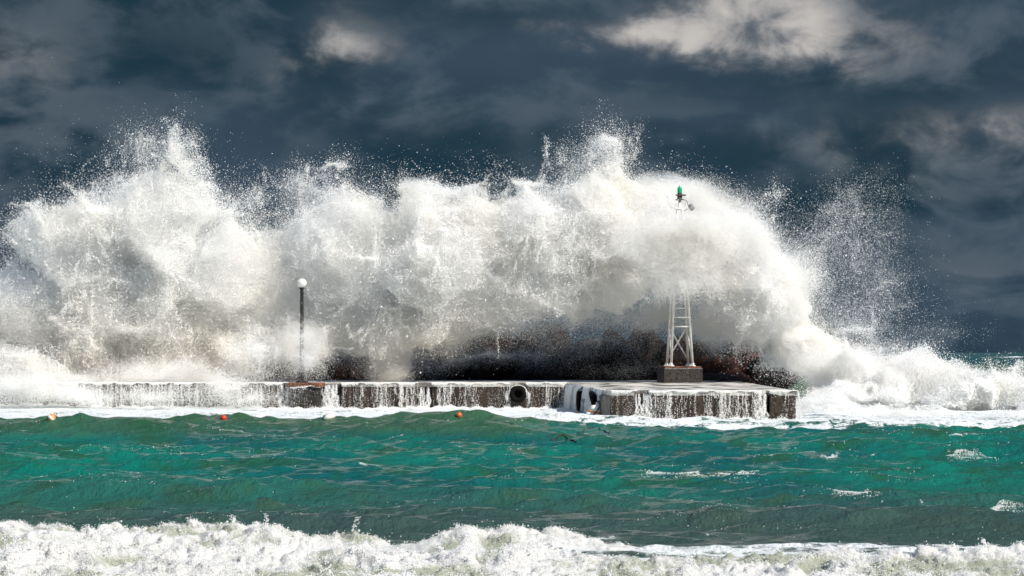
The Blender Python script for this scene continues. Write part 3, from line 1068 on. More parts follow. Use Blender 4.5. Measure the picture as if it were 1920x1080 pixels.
# lobes of the splash: centre and half-size in photograph pixels at distance Y, optical thickness, half depth (m), kind
LOBES = [
    # left plume
    (250, 560, 190, 180, 7.0, 103.0, 2.6, 'c'), (150, 470, 95, 105, 4.0, 103.5, 1.6, 'c'), (300, 430, 110, 110, 4.5, 103.5, 1.8, 'c'),
    (85, 440, 45, 45, 1.6, 103.5, 1.0, 'c'), (105, 400, 40, 36, 1.3, 103.5, 0.9, 'c'), (200, 370, 60, 40, 1.5, 103.5, 1.0, 'c'),
    (340, 310, 42, 75, 1.25, 103.8, 0.9, 'c'), (325, 268, 18, 30, 0.5, 103.8, 0.5, 's'), (377, 250, 14, 26, 0.45, 103.8, 0.4, 's'), (265, 300, 62, 55, 0.30, 104.0, 1.2, 's'),
    (345, 370, 55, 60, 1.2, 103.6, 1.2, 'c'), (430, 440, 75, 90, 0.6, 103.5, 1.5, 's'), (490, 410, 60, 55, 0.16, 103.5, 1.5, 's'),
    (430, 500, 90, 80, 2.5, 103.0, 1.6, 'c'), (60, 620, 130, 110, 1.6, 102.0, 2.0, 'm'), (15, 570, 70, 60, 2.2, 102.5, 1.5, 'c'), (40, 520, 60, 50, 0.22, 103.5, 1.0, 's'),
    (20, 710, 150, 60, 2.4, 99.0, 1.6, 'c'), (130, 738, 110, 32, 1.2, 96.6, 0.6, 'm'), (30, 735, 110, 36, 1.8, 96.6, 0.7, 'm'), (330, 660, 180, 80, 5.0, 101.5, 1.8, 'c'), (420, 610, 140, 90, 4.0, 102.0, 1.6, 'c'),
    (300, 715, 190, 40, 2.2, 99.5, 1.0, 'm'), (430, 722, 60, 38, 1.2, 97.2, 0.6, 'm'), (300, 745, 130, 26, 0.8, 96.8, 0.5, 'm'), (480, 742, 90, 28, 0.5, 96.9, 0.4, 'm'), (170, 745, 60, 26, 1.0, 96.6, 0.5, 'm'), (-140, 640, 150, 120, 4.0, 102.5, 2.2, 'c'),
    # middle
    (560, 520, 110, 90, 4.5, 102.5, 1.6, 'm'), (600, 385, 70, 48, 0.7, 103.5, 1.3, 's'), (560, 360, 40, 26, 0.35, 103.5, 0.8, 's'), (625, 330, 20, 20, 0.10, 103.5, 0.6, 's'),
    (680, 415, 60, 45, 1.0, 103.5, 1.3, 's'), (650, 470, 120, 95, 4.5, 103.0, 1.8, 'c'), (800, 365, 52, 34, 2.0, 103.5, 1.0, 'c'), (870, 370, 48, 34, 1.8, 103.5, 1.0, 'c'),
    (830, 460, 150, 105, 7.0, 103.0, 2.2, 'c'), (985, 345, 34, 32, 1.6, 103.5, 0.8, 'c'), (1040, 375, 45, 32, 1.3, 103.5, 0.9, 'c'), (935, 415, 55, 35, 1.2, 103.5, 1.0, 's'),
    (1000, 450, 120, 90, 6.0, 103.0, 2.0, 'c'), (1130, 325, 46, 56, 0.9, 103.4, 0.9, 's'), (1132, 365, 60, 40, 2.0, 103.2, 1.2, 'c'), (1128, 275, 24, 34, 0.22, 103.8, 0.5, 's'), (1090, 300, 48, 55, 0.28, 103.8, 0.9, 's'), (1165, 275, 36, 45, 0.22, 103.8, 0.9, 's'),
    (1150, 430, 140, 85, 7.0, 103.0, 2.0, 'c'), (1200, 370, 130, 34, 2.6, 103.8, 1.4, 'm'), (1290, 390, 120, 50, 3.2, 104.0, 1.4, 'm'), (1280, 460, 140, 90, 7.0, 103.6, 1.6, 'c'),
    (1270, 462, 100, 72, 5.0, 98.4, 0.8, 'm'), (1270, 540, 85, 40, 1.4, 98.6, 0.7, 'm'),
    # right shoulder
    (1370, 480, 95, 85, 7.0, 101.5, 1.7, 'm'), (1390, 430, 70, 40, 1.2, 103.0, 1.2, 'm'), (1430, 560, 85, 85, 7.0, 100.5, 1.7, 'c'), (1500, 520, 70, 70, 1.6, 103.5, 1.4, 'm'), (1490, 640, 62, 70, 6.5, 101.5, 1.5, 'c'),
    (1540, 660, 60, 55, 4.0, 101.0, 1.4, 'c'), (1400, 610, 80, 40, 5.0, 101.5, 1.1, 'c'), (1520, 470, 60, 55, 0.300, 104.0, 1.4, 's'), (1570, 425, 60, 55, 0.216, 104.3, 1.4, 's'), (1615, 390, 65, 55, 0.120, 104.5, 1.4, 's'), (1665, 370, 70, 60, 0.036, 104.5, 1.4, 's'),
    (1600, 480, 80, 70, 0.144, 104.2, 1.5, 's'), (1665, 470, 80, 90, 0.054, 104.5, 1.6, 's'), (1590, 560, 90, 70, 0.180, 104.0, 1.6, 's'), (1665, 590, 110, 70, 0.072, 103.5, 1.6, 's'), (1740, 620, 90, 45, 0.030, 103.5, 1.6, 's'),
    (1560, 620, 75, 60, 0.390, 103.0, 1.4, 's'), (1440, 400, 60, 34, 0.180, 104.0, 1.0, 's'), (1500, 560, 50, 60, 0.600, 103.0, 1.2, 's'),
    # body of the falling water over the rocks
    (640, 580, 90, 75, 3.0, 102.2, 1.4, 'c'), (740, 580, 120, 75, 3.6, 102.2, 1.6, 'c'), (880, 560, 140, 75, 4.2, 102.5, 1.8, 'c'), (1010, 550, 130, 75, 4.0, 102.5, 1.8, 'c'), (1130, 535, 110, 72, 4.0, 102.8, 1.6, 'c'),
    (720, 650, 50, 60, 2.2, 101.5, 0.9, 'm'), (830, 630, 100, 40, 1.1, 102.0, 1.0, 'm'), (950, 615, 160, 40, 1.0, 102.5, 1.2, 'm'), (1100, 600, 120, 36, 1.0, 102.8, 1.2, 'm'), (1230, 600, 90, 45, 1.8, 103.2, 1.0, 'm'),
    (1340, 610, 60, 40, 2.4, 102.5, 1.0, 'm'), (560, 650, 60, 70, 2.0, 100.5, 1.0, 'm'), (720, 690, 60, 30, 0.8, 101.0, 0.9, 'm'), (900, 675, 280, 30, 0.16, 103.5, 1.2, 'm'), (1120, 650, 160, 36, 0.16, 103.5, 1.0, 'm'), (1330, 635, 80, 30, 0.6, 103.5, 0.9, 'm'), (700, 655, 120, 40, 0.5, 103.0, 1.0, 'm'), (1170, 698, 130, 20, 0.07, 102.0, 0.9, 'm'),
    (570, 680, 50, 45, 0.6, 97.6, 0.3, 'm'), (560, 620, 45, 60, 0.45, 97.5, 0.3, 'm'), (480, 650, 70, 70, 0.7, 97.6, 0.3, 'm'),
]


def lobe_centre(cx, cy, Y):
    """the thrown crest leans out over the deck: the higher the water, the nearer it hangs; the lamp and the tower stand clear of it"""
    if Y < 99.5 or cy > 690:
        return at(cx, cy, Y)
    z = at(cx, cy, Y).z
    f = (1 - math.exp(-((cx - 1275) / 110.0) ** 2)) * (1 - 0.8 * math.exp(-((cx - 566) / 80.0) ** 2))
    k = min(max((z - 2.8) / 4.0, 0), 1)
    return at(cx, cy, Y - f * (3.4 * k * k * (3 - 2 * k) - 0.9))


def spray_points(lobes, dens, seed):
    r_ = np.random.default_rng(seed)
    Ps, Rs, Ws = [], [], []
    for (cx, cy, rx, ry, tau, Y, dY, kind) in lobes:
        c = lobe_centre(cx, cy, Y)
        ax, az = rx / F * c.y, ry / F * c.y
        med, sig = {'c': (0.0072, 0.45), 'm': (0.0060, 0.35), 's': (0.0062, 0.45)}[kind]
        if kind == 'm' and tau < 1.0 and cy > 590 and cx > 600:
            med = 0.0036
        if kind == 's' and cx > 1480:
            med = 0.0046
        er2 = med * med * math.exp(2 * sig * sig)
        n = int(dens * tau * ax * az / er2)
        d = r_.normal(size=(n, 3))
        d /= np.linalg.norm(d, axis=1, keepdims=True)
        if kind == 'c':
            rad = r_.random(n) ** (1 / 3.0) * 0.97
            halo = r_.random(n) < (0.20 if tau > 2.5 else 0.28)
            rad[halo] = np.linalg.norm(r_.normal(size=(int(halo.sum()), 3)), axis=1) * 0.50
        elif kind == 'm':
            rad = np.minimum(np.abs(r_.normal(size=n)) ** 0.6 * 0.72, 1.35)
        else:
            rad = np.linalg.norm(r_.normal(size=(n, 3)), axis=1) * 0.46
        P = d * rad[:, None] * np.array([ax, dY, az])
        P += np.array(c)
        Ps.append(P)
        Ws.append(np.full(n, {'c': 1.0, 'm': 0.55, 's': 0.9}[kind], dtype=np.float32))
        R = med * np.exp(sig * r_.normal(size=n))
        if kind != 'm':
            big = r_.random(n) < 0.004
            R[big] *= r_.uniform(1.5, 2.6, big.sum())
        Rs.append(np.clip(R, 0.0035, 0.06))
    P = np.concatenate(Ps).astype(np.float32)
    R = np.concatenate(Rs)
    W = np.concatenate(Ws)[:, None]
    # turbulence: displacements of several sizes fold the water into clots, fingers and threads
    for scale, amp, k in ((2.6, 0.80, 0), (1.05, 0.40, 1), (0.42, 0.14, 2), (0.17, 0.05, 3)):
        Q = P / scale
        D = np.stack([vnoise(Q + 3.1, k), vnoise(Q + 17.7, k + 2), vnoise(Q + 29.3, k + 4)], 1)
        P = P + amp * D * W
    # jets thrown up and outwards
    q = np.stack([P[:, 0] * 1.5, P[:, 1] * 0.6, P[:, 2] * 0.45], 1)
    j = np.maximum(vnoise(q + 5, 6), 0) ** 2
    hh = smooth01(P[:, 2], 3.5, 8.5)
    P[:, 2] += (0.45 * j * hh * (P[:, 0] < 8.0)).astype(np.float32)
    keep = P[:, 2] > 0.0
    # nothing inside the pier
    keep &= ~((P[:, 1] > YA - .02) & (P[:, 0] < 2.5) & (P[:, 2] < ZA))
    return P[keep], R[keep]


def jets(seed):
    """ropes and arcs of drops flung out of the plumes, and threads falling down their faces"""
    r_ = np.random.default_rng(seed)
    Ps, Rs = [], []
    src = [(300, 720), (560, 740), (840, 740), (1000, 740), (1130, 740), (1380, 760), (1480, 740)]
    edge_l = [q for q in LOBES if q[4] <= 2.7 and q[1] < 470 and q[7] in 'cs' and q[2] > 15 and q[0] < 1480]
    for k in range(420):
        (cx, cy, rx, ry, tau, Y, dY, kind) = edge_l[r_.integers(len(edge_l))]
        px, py = cx + r_.normal() * rx * .55, cy + r_.normal() * ry * .4 + 8
        c = np.array(lobe_centre(px, py, Y)) + np.array([0, r_.normal() * dY * .5, 0])
        sx_, sy_ = min(src, key=lambda q: abs(q[0] - cx))
        d = np.array([(px - sx_) / 44.0, 0.0, (sy_ - py) / 44.0])
        d /= np.linalg.norm(d)
        d = d + r_.normal(size=3) * np.array([0.30, 0.35, 0.18])
        L = 0.3 + r_.gamma(2.2, 0.30)
        n = int(r_.integers(60, 420) * min(1.0, tau + 0.25))
        t = r_.random(n) ** 1.5
        w_ = (0.035 + 0.11 * t)
        wig = r_.normal(size=3) * 0.12
        P = c + d * (L * t)[:, None] + wig * np.sin(t * 5 + r_.uniform(0, 6))[:, None] * t[:, None] + r_.normal(size=(n, 3)) * w_[:, None]
        P[:, 2] -= 0.22 * L * t * t
        Ps.append(P)
        Rs.append(np.clip(0.0062 * np.exp(0.5 * r_.normal(size=n)), 0.003, 0.024))
    core = [q for q in LOBES if q[4] >= 3.0 and q[7] == 'c']
    for k in range(260):
        (cx, cy, rx, ry, tau, Y, dY, kind) = core[r_.integers(len(core))]
        a = r_.normal(size=2) * 0.5
        px, py = cx + a[0] * rx, cy + a[1] * ry
        c = np.array(lobe_centre(cx, cy, Y))
        c = c + np.array([a[0] * rx / 43.0, -dY * math.sqrt(max(0.05, 1 - min(1, a[0] ** 2 + a[1] ** 2))) * 1.05 - 0.1, -a[1] * ry / 43.0])
        L = 0.25 + r_.gamma(2.5, 0.24)
        n = int(r_.integers(80, 500))
        t = r_.random(n)
        d = np.array([r_.normal() * 0.45, -0.25, -0.9 if r_.random() < .6 else 0.8])
        w_ = 0.022 + 0.06 * t
        P = c + d * (L * t)[:, None] + (r_.normal(size=3) * 0.15) * np.sin(t * 4 + r_.uniform(0, 6))[:, None] + r_.normal(size=(n, 3)) * w_[:, None]
        Ps.append(P)
        Rs.append(np.clip(0.0065 * np.exp(0.45 * r_.normal(size=n)), 0.003, 0.020))
    P, R = np.concatenate(Ps).astype(np.float32), np.concatenate(Rs)
    for scale, amp, k in ((2.6, 0.80, 0), (1.05, 0.40, 1), (0.42, 0.10, 2)):
        Q = P / scale
        P = P + amp * np.stack([vnoise(Q + 3.1, k), vnoise(Q + 17.7, k + 2), vnoise(Q + 29.3, k + 4)], 1)
    ok = P[:, 2] > ZA + 0.1
    return P[ok], R[ok]


P, R = spray_points(LOBES, DENS, 5)
PJ, RJ = jets(8)
P, R = np.concatenate([P, PJ]), np.concatenate([R, RJ])
points('sea_spray', P, R, M_SPRAY, 'towering white burst of spray and mist crashing over the pier', 'spray')


# the finest mist between the drops: a soft scattering body that fills the lobes
def mist(name, lobes, scale, density, label, seed, voxel=0.28):
    bm = bmesh.new()
    for (cx, cy, rx, ry, tau, Y, dY, kind) in lobes:
        if tau < 2.0 or kind == 's' or (Y < 99.6 and cy > 600):
            continue
        c = lobe_centre(cx, cy, Y)
        m4 = Matrix.Translation(c) @ Matrix.Diagonal((rx / F * c.y * scale, dY * scale, ry / F * c.y * scale, 1))
        bmesh.ops.create_icosphere(bm, subdivisions=3, radius=1.0, matrix=m4)
    me = bpy.data.meshes.new('tmp')
    bm.to_mesh(me)
    bm.free()
    o = bpy.data.objects.new('tmp', me)
    COL.objects.link(o)
    md = o.modifiers.new('r', 'REMESH')
    md.mode = 'VOXEL'
    md.voxel_size = voxel
    dg = bpy.context.evaluated_depsgraph_get()
    me2 = bpy.data.meshes.new_from_object(o.evaluated_get(dg))
    bpy.data.objects.remove(o)
    V = np.empty(len(me2.vertices) * 3, dtype=np.float32)
    me2.vertices.foreach_get('co', V)
    V = V.reshape(-1, 3)
    for sc2, amp, k in ((2.6, 0.80, 0), (1.05, 0.40, 1)):
        Q = V / sc2
        V = V + amp * np.stack([vnoise(Q + 3.1, k), vnoise(Q + 17.7, k + 2), vnoise(Q + 29.3, k + 4)], 1)
    me2.vertices.foreach_set('co', V.astype(np.float32).ravel())
    me2.update()
    m = bpy.data.materials.new(name)
    m.use_nodes = True
    t = NT(m.node_tree)
    pv = t.new('ShaderNodeVolumePrincipled')
    pv.inputs['Color'].default_value = (0.994, 0.991, 0.980, 1)
    pv.inputs['Density'].default_value = density
    pv.inputs['Anisotropy'].default_value = 0.2
    ou = t.new('ShaderNodeOutputMaterial')
    t.t.links.new(pv.outputs[0], ou.inputs['Volume'])
    me2.name = name
    me2.materials.clear()
    o = link(name, me2, m)
    tag(o, label, 'mist', kind='stuff')
    return o


mist('spray_mist', LOBES, 0.88, 0.55, 'soft white mist hanging inside the burst of spray', 3)

# surf rolling past the pier head
SURF = [
    (1570, 732, 70, 44, 7, 96, 2.0, 'c'), (1650, 727, 80, 46, 9, 96, 2.0, 'c'), (1730, 722, 75, 46, 9, 97, 2.0, 'c'), (1800, 734, 80, 42, 9, 95, 2.0, 'c'), (1880, 737, 80, 40, 9, 95, 2.0, 'c'), (1970, 737, 80, 40, 9, 95, 2.0, 'c'), (2080, 737, 80, 40, 7, 95, 2.0, 'c'),
    (1735, 682, 26, 16, 1.6, 97, .6, 'c'), (1600, 687, 70, 34, 2.2, 97, 1.2, 'm'), (1680, 692, 80, 24, 1.6, 97, 1.2, 'm'), (1800, 697, 60, 16, 1.5, 97, 1.0, 'c'), (1890, 704, 60, 14, 1.5, 97, 1.0, 'c'), (1640, 675, 90, 26, 0.3, 98, 1.2, 's'),
    (1530, 755, 50, 32, 1.8, 92, 1.0, 'm'), (1530, 700, 50, 40, 4.0, 99, 1.2, 'm'), (1640, 778, 130, 12, 4, 88, 1.4, 'c'), (1780, 784, 130, 12, 4, 87, 1.4, 'c'), (1900, 786, 110, 13, 4, 86, 1.4, 'c'), (1540, 784, 80, 7, 2, 86, 1.0, 'c'), (2050, 786, 110, 13, 4, 86, 1.4, 'c'),
]
P, R = spray_points(SURF, 0.9, 6)
points('surf_foam', P, R, M_SPRAY, 'tumbling white surf rolling past the pier head at right', 'surf')


# ---- water running off the deck edge
def falling():
    r_ = np.random.default_rng(21)
    Ps, Rs = [], []

    def stream(x, y, z0, z1, nrm, width, n, wob=0.05):
        t = np.sort(r_.random(n)) ** 0.8
        ph, fr = r_.uniform(0, 6.28, 2), r_.uniform(3, 9, 2)
        z = z0 + (z1 - z0) * t
        off = wob * (np.sin(z * fr[0] + ph[0]) + .6 * np.sin(z * fr[1] * 2.3 + ph[1])) * t
        prob = 0.5 + 0.5 * np.sin(z * r_.uniform(4, 12) + r_.uniform(0, 6.28))
        k = r_.random(n) < 0.45 + 0.55 * prob
        wid = width * (0.5 + 0.9 * t)
        tx, ty = -nrm[1], nrm[0]
        lat = off + r_.normal(size=n) * wid
        o = 0.03 + 0.10 * np.sqrt(t) + np.abs(r_.normal(size=n)) * 0.02
        p = np.stack([x + tx * lat + nrm[0] * o, y + ty * lat + nrm[1] * o, z], 1)[k]
        Ps.append(p)
        Rs.append(r_.uniform(0.005, 0.011, len(p)))

    def run(x0, y0, x1, y1, za, zb, per_m, strong=1.0):
        L = math.hypot(x1 - x0, y1 - y0)
        nrm = ((y1 - y0) / L, -(x1 - x0) / L)
        for k in range(int(L * per_m)):
            u = r_.random()
            xx_ = x0 + (x1 - x0) * u
            cl = float(vnoise(np.array([[xx_ * 0.9, y0, 3.0]]), 3)[0] + 0.7 * vnoise(np.array([[xx_ * 3.1, y0, 7.0]]), 5)[0])
            cl = min(max(0.5 + 0.75 * cl, 0.0), 1.0)
            if r_.random() > 0.10 + 0.90 * cl:
                continue
            full = r_.random() < 0.80
            zz = zb if full else za - (za - zb) * r_.uniform(0.15, 0.8)
            s = strong * r_.choice([0.35, 0.6, 1.0, 2.4], p=[.40, .32, .18, .10]) * (0.55 + 0.9 * cl)
            stream(x0 + (x1 - x0) * u, y0 + (y1 - y0) * u, za, zz, nrm, 0.005 + 0.008 * s, int(95 * s * (za - zz)) + 8)
        # thin film breaking into drops between the streams
        n = int(L * 1100 * strong)
        u = r_.random(n)
        xw = x0 + (x1 - x0) * u
        z = za - (za - zb) * r_.random(n)
        st = vnoise(np.stack([xw * 9.0, z * 0.8, 0 * z + 2.0], 1), 1) + 0.6 * vnoise(np.stack([xw * 2.2, z * 0.5, 0 * z + 9.0], 1), 4)
        k_ = r_.random(n) < smooth01(st, -0.1, 0.9)
        o = 0.02 + 0.08 * np.sqrt(np.clip(1 - z, 0, 1)) * r_.random(n)
        Ps.append(np.stack([xw + nrm[0] * o, y0 + (y1 - y0) * u + nrm[1] * o, z], 1)[k_])
        Rs.append(r_.uniform(0.004, 0.009, int(k_.sum())))
        # lip of white water at the brink
        n = int(L * 900 * strong)
        u = r_.random(n)
        z = za + 0.02 - np.abs(r_.normal(size=n)) * 0.055 * (0.6 + 0.5 * np.sin(u * L * 5.1) + .3 * np.sin(u * L * 13))
        o = 0.01 + r_.random(n) * 0.06
        Ps.append(np.stack([x0 + (x1 - x0) * u + nrm[0] * o, y0 + (y1 - y0) * u + nrm[1] * o, z], 1))
        Rs.append(r_.uniform(0.006, 0.016, n))

    run(xa(-100), YA, xa(541), YA, ZA, 0.0, 26)
    run(xa(640), YA, xa(784), YA, ZA, 0.0, 34)
    run(xa(546), YA - .45, xa(602), YA - .45, ZA - .14, 0.0, 5, .6)
    run(xa(809), YA, xa(900), YA, ZA, 0.0, 30)
    run(xa(900), YA, xa(956), YA, ZA, 0.0, 12, .7)
    run(xa(986), YA, xa(1062), YA, ZA, 0.0, 24)
    run(xb(1146), YB, xb(1194), YB, ZB, 0.0, 6, .8)
    run(xb(1216), YB, xb(1428), YB, ZB, 0.0, 30)
    run(xb(1443), YB, xb(1493), YB, ZB, 0.0, 9, .8)
    # gushes through the broken joints and beside the buttress
    for (x, y, z0, n_, wd) in ((xa(612), YA + .1, ZA - .06, 2600, .10), (xa(628), YA + .1, ZA - .05, 3800, .13), (xa(791), YA + .1, ZA - .14, 1800, .06), (xa(802), YA + .1, ZA - .14, 1800, .06),
                               (xb(1197), YB + .1, ZB - .1, 1500, .05), (xb(1206), YB + .1, ZB - .1, 900, .08), (xb(1214), YB + .1, ZB - .1, 2000, .05), (xb(1424), YB, ZB, 2500, .10), (xb(1434), YB + .05, ZB - .08, 1200, .05),
                               (xa(528), YA, ZA, 1500, .12), (xa(540), YA, ZA, 1500, .08)):
        for q in range(6):
            stream(x + r_.normal() * wd, y, z0, 0.0, (0, -1), wd * .32, n_ // 6, 0.09)
    # off the end corner
    for q in range(5):
        stream(XR + 0.02 + .03 * q, YB + .3 + q * .2, ZB, 0.0, (1, 0), 0.03, 260, 0.03)
    # cascade down the side wall
    n = 60000
    u = r_.random(n)
    z = ZB + 0.03 - (ZB + 0.03) * r_.random(n)
    cl = fbm(np.stack([u * 22, z * 1.2, u * 0], 1), 3, 2)
    k = (cl > -0.35) & ~((u > 0.91)) & (np.abs(u - 0.413) > 0.03) & ((u < 0.66) | (z > 0.82) | (cl > 0.45))
    o = 0.02 + 0.16 * np.sqrt(np.clip(1 - z, 0, 1)) * r_.random(n)
    p = np.stack([xa(1063) + (XL - xa(1063)) * u + out.x * o, YA + (YB - YA) * u + out.y * o, z], 1)[k]
    Ps.append(p)
    Rs.append(r_.uniform(0.007, 0.016, len(p)))
    # water parting round the tyre
    n = 1500
    a = r_.uniform(-1.9, 1.9, n)
    fall = np.maximum(r_.exponential(0.12, n), 0)
    xx = (971 - 960) / F * YA + np.sin(a) * (0.40 + r_.random(n) * .05) * (1 + .25 * (np.abs(a) > 1.2) * r_.random(n))
    zz = 0.60 + np.cos(a) * 0.40 - fall * (np.abs(a) > 0.9)
    Ps.append(np.stack([xx, YA - 0.22 + r_.normal(size=n) * 0.05, zz], 1)[zz > 0])
    Rs.append(r_.uniform(0.005, 0.011, int((zz > 0).sum())))
    # splashing where it lands
    for (x0, x1, y) in ((xa(-100), xa(1062), YA - .2), (xb(1146), xb(1493), YB - .2)):
        n = int((x1 - x0) * 1400)
        x = r_.uniform(x0, x1, n)
        zb = np.abs(r_.normal(size=n)) * 0.055 * (0.7 + 0.6 * np.sin(x * 3.1) * np.sin(x * 7.7))
        yy = y - np.abs(r_.normal(size=n)) * .25
        Ps.append(np.stack([x, yy, sea_height(x, yy) + zb], 1))
        Rs.append(r_.uniform(0.006, 0.016, n))
    return np.concatenate(Ps), np.concatenate(Rs)


P, R = falling()
points('falling_water', P, R, M_SPRAY, 'thin white streams of water running down the pier wall', 'water')


# ------------------------------------------------------------------ the breaker at the shore
def breaker():
    st = 0.021
    x = np.arange(-8.6, 8.6, st)
    y = np.arange(21.0, 30.2, st * 1.25)
    nx_, ny_ = len(x), len(y)
    X, Y = np.meshgrid(x, y, indexing='xy')
    X, Y = X.ravel(), Y.ravel()
    Z = sea_height(X, Y)
    P = np.stack([X, Y, Z], 1)
    hb = breaker_height(X, Y)
    px = 960 + X / Y * F
    n0 = fbm(P * np.array([0.9, 1.1, 0]) + 2.0, 3, 4)
    mask = smooth01(hb + 0.10 * n0 + 0.22 * smooth01(-Y, -25.4, -24.6), 0.085, 0.20)
    # torn lumps: billows of several sizes
    lump = np.zeros_like(X)
    for f, a, k in ((1.7, 0.07, 0), (3.8, 0.062, 1), (8.3, 0.046, 2), (17.0, 0.028, 3), (34.0, 0.015, 4)):
        q = np.stack([X * f, Y * f * .8, Z * f * 1.2], 1)
        nn = vnoise(q + 11 * k, k)
        lump += a * ((np.abs(nn) * 2.6 - 0.85) if k < 3 else (0.55 - np.abs(nn) * 1.9))
    gxh = np.gradient((Z + 0 * lump).reshape(ny_, nx_), st, axis=1).ravel()
    sx = vnoise(np.stack([X * 4.3, Y * 4.3, Z * 4], 1) + 40, 5) * 0.06
    sy = vnoise(np.stack([X * 4.3, Y * 4.3, Z * 4], 1) + 60, 6) * 0.06 - 0.35 * lump
    V = P.copy()
    V[:, 0] += mask * sx
    V[:, 1] += mask * sy
    V[:, 2] += mask * (lump * 0.62 + 0.015) - (1 - mask) * 0.10
    me = bpy.data.meshes.new('breaking_wave')
    me.vertices.add(len(V))
    me.vertices.foreach_set('co', V.astype(np.float32).ravel())
    ii = np.arange(nx_ * ny_).reshape(ny_, nx_)
    qd = np.stack([ii[:-1, :-1], ii[:-1, 1:], ii[1:, 1:], ii[1:, :-1]], -1).reshape(-1, 4)
    mk = mask[qd].max(1) > 0.002
    qd = qd[mk]
    me.loops.add(qd.size)
    me.loops.foreach_set('vertex_index', qd.ravel().astype(np.int32))
    me.polygons.add(len(qd))
    me.polygons.foreach_set('loop_start', np.arange(0, qd.size, 4, dtype=np.int32))
    me.update(calc_edges=True)
    th = np.clip(0.62 + 0.9 * n0 - 0.9 * (lump < -0.02), 0, 1)
    at_ = me.attributes.new('thick', 'FLOAT', 'POINT')
    at_.data.foreach_set('value', np.clip(0.55 + 0.75 * fbm(P * np.array([1.6, 2.0, 3.0]) + 8, 3, 1) + 2.2 * lump, 0, 1).astype(np.float32))
    return me, V, mask, lump


def m_breaker(t):
    pos = worldpos(t)
    th = t.new('ShaderNodeAttribute', attribute_name='thick').outputs['Fac']
    g = t.noise(pos, 22.0, 6.0, 0.7)
    g2 = t.noise(pos, 60.0, 4.0, 0.65)
    fac = t.ss(t.math('ADD', th, t.math('MULTIPLY', t.math('SUBTRACT', g, 0.5), 1.1)), 0.12, 0.55)
    c = t.mix(fac, (0.45, 0.48, 0.38), (0.88, 0.88, 0.86))
    nrm = bump(t, t.math('ADD', g, t.math('MULTIPLY', g2, 0.5)), 1.0, 0.035)
    d = t.new('ShaderNodeBsdfDiffuse')
    t.put(d.inputs[0], c)
    t.put(d.inputs['Normal'], nrm)
    tr = t.new('ShaderNodeBsdfTranslucent')
    t.put(tr.inputs[0], c)
    gl = t.new('ShaderNodeBsdfGlossy')
    gl.inputs[0].default_value = (1, 1, 1, 1)
    gl.inputs[1].default_value = 0.25
    t.put(gl.inputs['Normal'], nrm)
    m1 = t.new('ShaderNodeMixShader')
    m1.inputs[0].default_value = 0.22
    t.t.links.new(d.outputs[0], m1.inputs[1])
    t.t.links.new(tr.outputs[0], m1.inputs[2])
    m2 = t.new('ShaderNodeMixShader')
    m2.inputs[0].default_value = 0.04
    t.t.links.new(m1.outputs[0], m2.inputs[1])
    t.t.links.new(gl.outputs[0], m2.inputs[2])
    return m2.outputs[0]


me, BV, bmask, blump = breaker()
o = link('breaking_wave', me, mat('breaker_foam', m_breaker), smooth=True)
tag(o, 'frothing white breaker rolling ashore along the bottom of the view', 'wave', kind='stuff')
# froth and thrown drops on the breaker
r_ = np.random.default_rng(33)
pr = bmask * np.clip(0.5 + 4.5 * blump, 0.03, 2)
idx = r_.choice(len(BV), 300000, p=pr / pr.sum())
P = BV[idx] + r_.normal(size=(len(idx), 3)) * np.array([0.016, 0.016, 0.013])
P[:, 2] += 0.006
R = np.clip(0.0026 * np.exp(0.5 * r_.normal(size=len(idx))), 0.0015, 0.014)
Ps, Rs = [P], [R]
crest = np.where((bmask > 0.8) & (blump > 0.05))[0]
for k in range(120):
    b = BV[r_.choice(crest)]
    n = int(r_.integers(6, 70))
    h = r_.uniform(0.04, 0.20) * (1.4 if r_.random() < .2 else 1)
    t = r_.random(n)
    lean = r_.normal() * 0.4
    Ps.append(np.stack([b[0] + lean * h * t + r_.normal(size=n) * 0.02 * (0.3 + t), b[1] + r_.normal(size=n) * .03, b[2] + h * t], 1))
    Rs.append(r_.uniform(0.003, 0.011, n) * (1 - 0.4 * t))
n = 500
b = BV[r_.choice(crest, n)]
Ps.append(b + np.stack([r_.normal(size=n) * .3, r_.uniform(-.2, 2.5, n), r_.exponential(0.09, n)], 1))
Rs.append(r_.uniform(0.002, 0.006, n))
points('froth_drops', np.concatenate(Ps), np.concatenate(Rs), M_SPRAY, 'froth bubbles and thrown drops on the near breaker', 'froth')

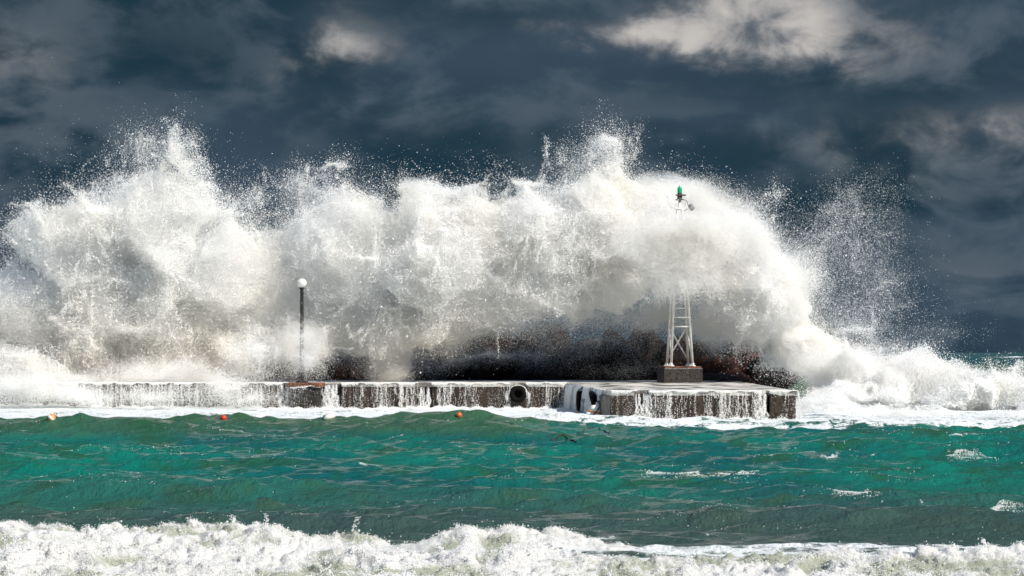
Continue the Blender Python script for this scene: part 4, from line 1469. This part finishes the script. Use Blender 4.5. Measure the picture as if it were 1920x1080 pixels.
# ------------------------------------------------------------------ flecks of foam and small whitecaps on the open water
r_ = np.random.default_rng(44)
Ps, Rs = [], []
n = 90000
x, y = r_.uniform(-17, 17, n), r_.uniform(31, 74, n)
ok = np.abs(x) < 0.235 * y
x, y = x[ok], y[ok]
pp = np.stack([x, y, 0 * x], 1)
cl = fbm(pp * np.array([0.55, 0.40, 1]) + 21, 3, 2)
steep = tile_get(TB, LB, x, y)
ta = tile_get(TA, LA, x, y)
k = (r_.random(len(x)) < smooth01(cl, 0.15, 0.9)) & (steep > 0.7) & (ta > -0.3)
x, y = x[k], y[k]
Ps.append(np.stack([x, y, sea_height(x, y) + 0.006], 1))
Rs.append(np.clip(0.0050 * np.exp(0.45 * r_.normal(size=len(x))), 0.002, 0.014) * (0.1 + y / 55))
for (px, py, rx, ry) in ((1232, 888, 28, 3), (1375, 885, 40, 3), (1300, 886, 30, 1.5), (1556, 853, 18, 4), (1806, 848, 34, 4.5), (1840, 950, 90, 1.6), (1590, 922, 50, 1.5)):
    c = sea_at(px, py)
    m_ = int(13 * rx * (ry ** 0.5))
    u_ = np.clip(r_.normal(size=m_) * 0.5, -1.2, 1.2)
    sl_ = r_.uniform(-0.25, 0.25)
    arc = 0.35 * np.sin(u_ * 2.5 + r_.uniform(0, 6)) + 0.2 * np.sin(u_ * 7 + r_.uniform(0, 6))
    w_ = ry / F * c.y
    xx = c.x + u_ * rx / F * c.y
    up = np.abs(r_.normal(size=m_)) * w_ * 0.55 * np.clip(1.1 - u_ ** 2, 0, 1)
    yy = c.y + (arc + sl_ * u_) * 0.9 - up * 2.0 - r_.exponential(0.4, m_)
    Ps.append(np.stack([xx, yy, sea_height(xx, yy) + up * 0.7 + 0.004], 1))
    Rs.append(np.clip(0.0052 * np.exp(0.45 * r_.normal(size=m_)), 0.003, 0.016))
points('foam_flecks', np.concatenate(Ps), np.concatenate(Rs), M_SPRAY, 'scattered foam flecks and small whitecaps on the teal water', 'foam')

print('script done', round(time.time() - T0, 1), 'objects', len(bpy.data.objects))
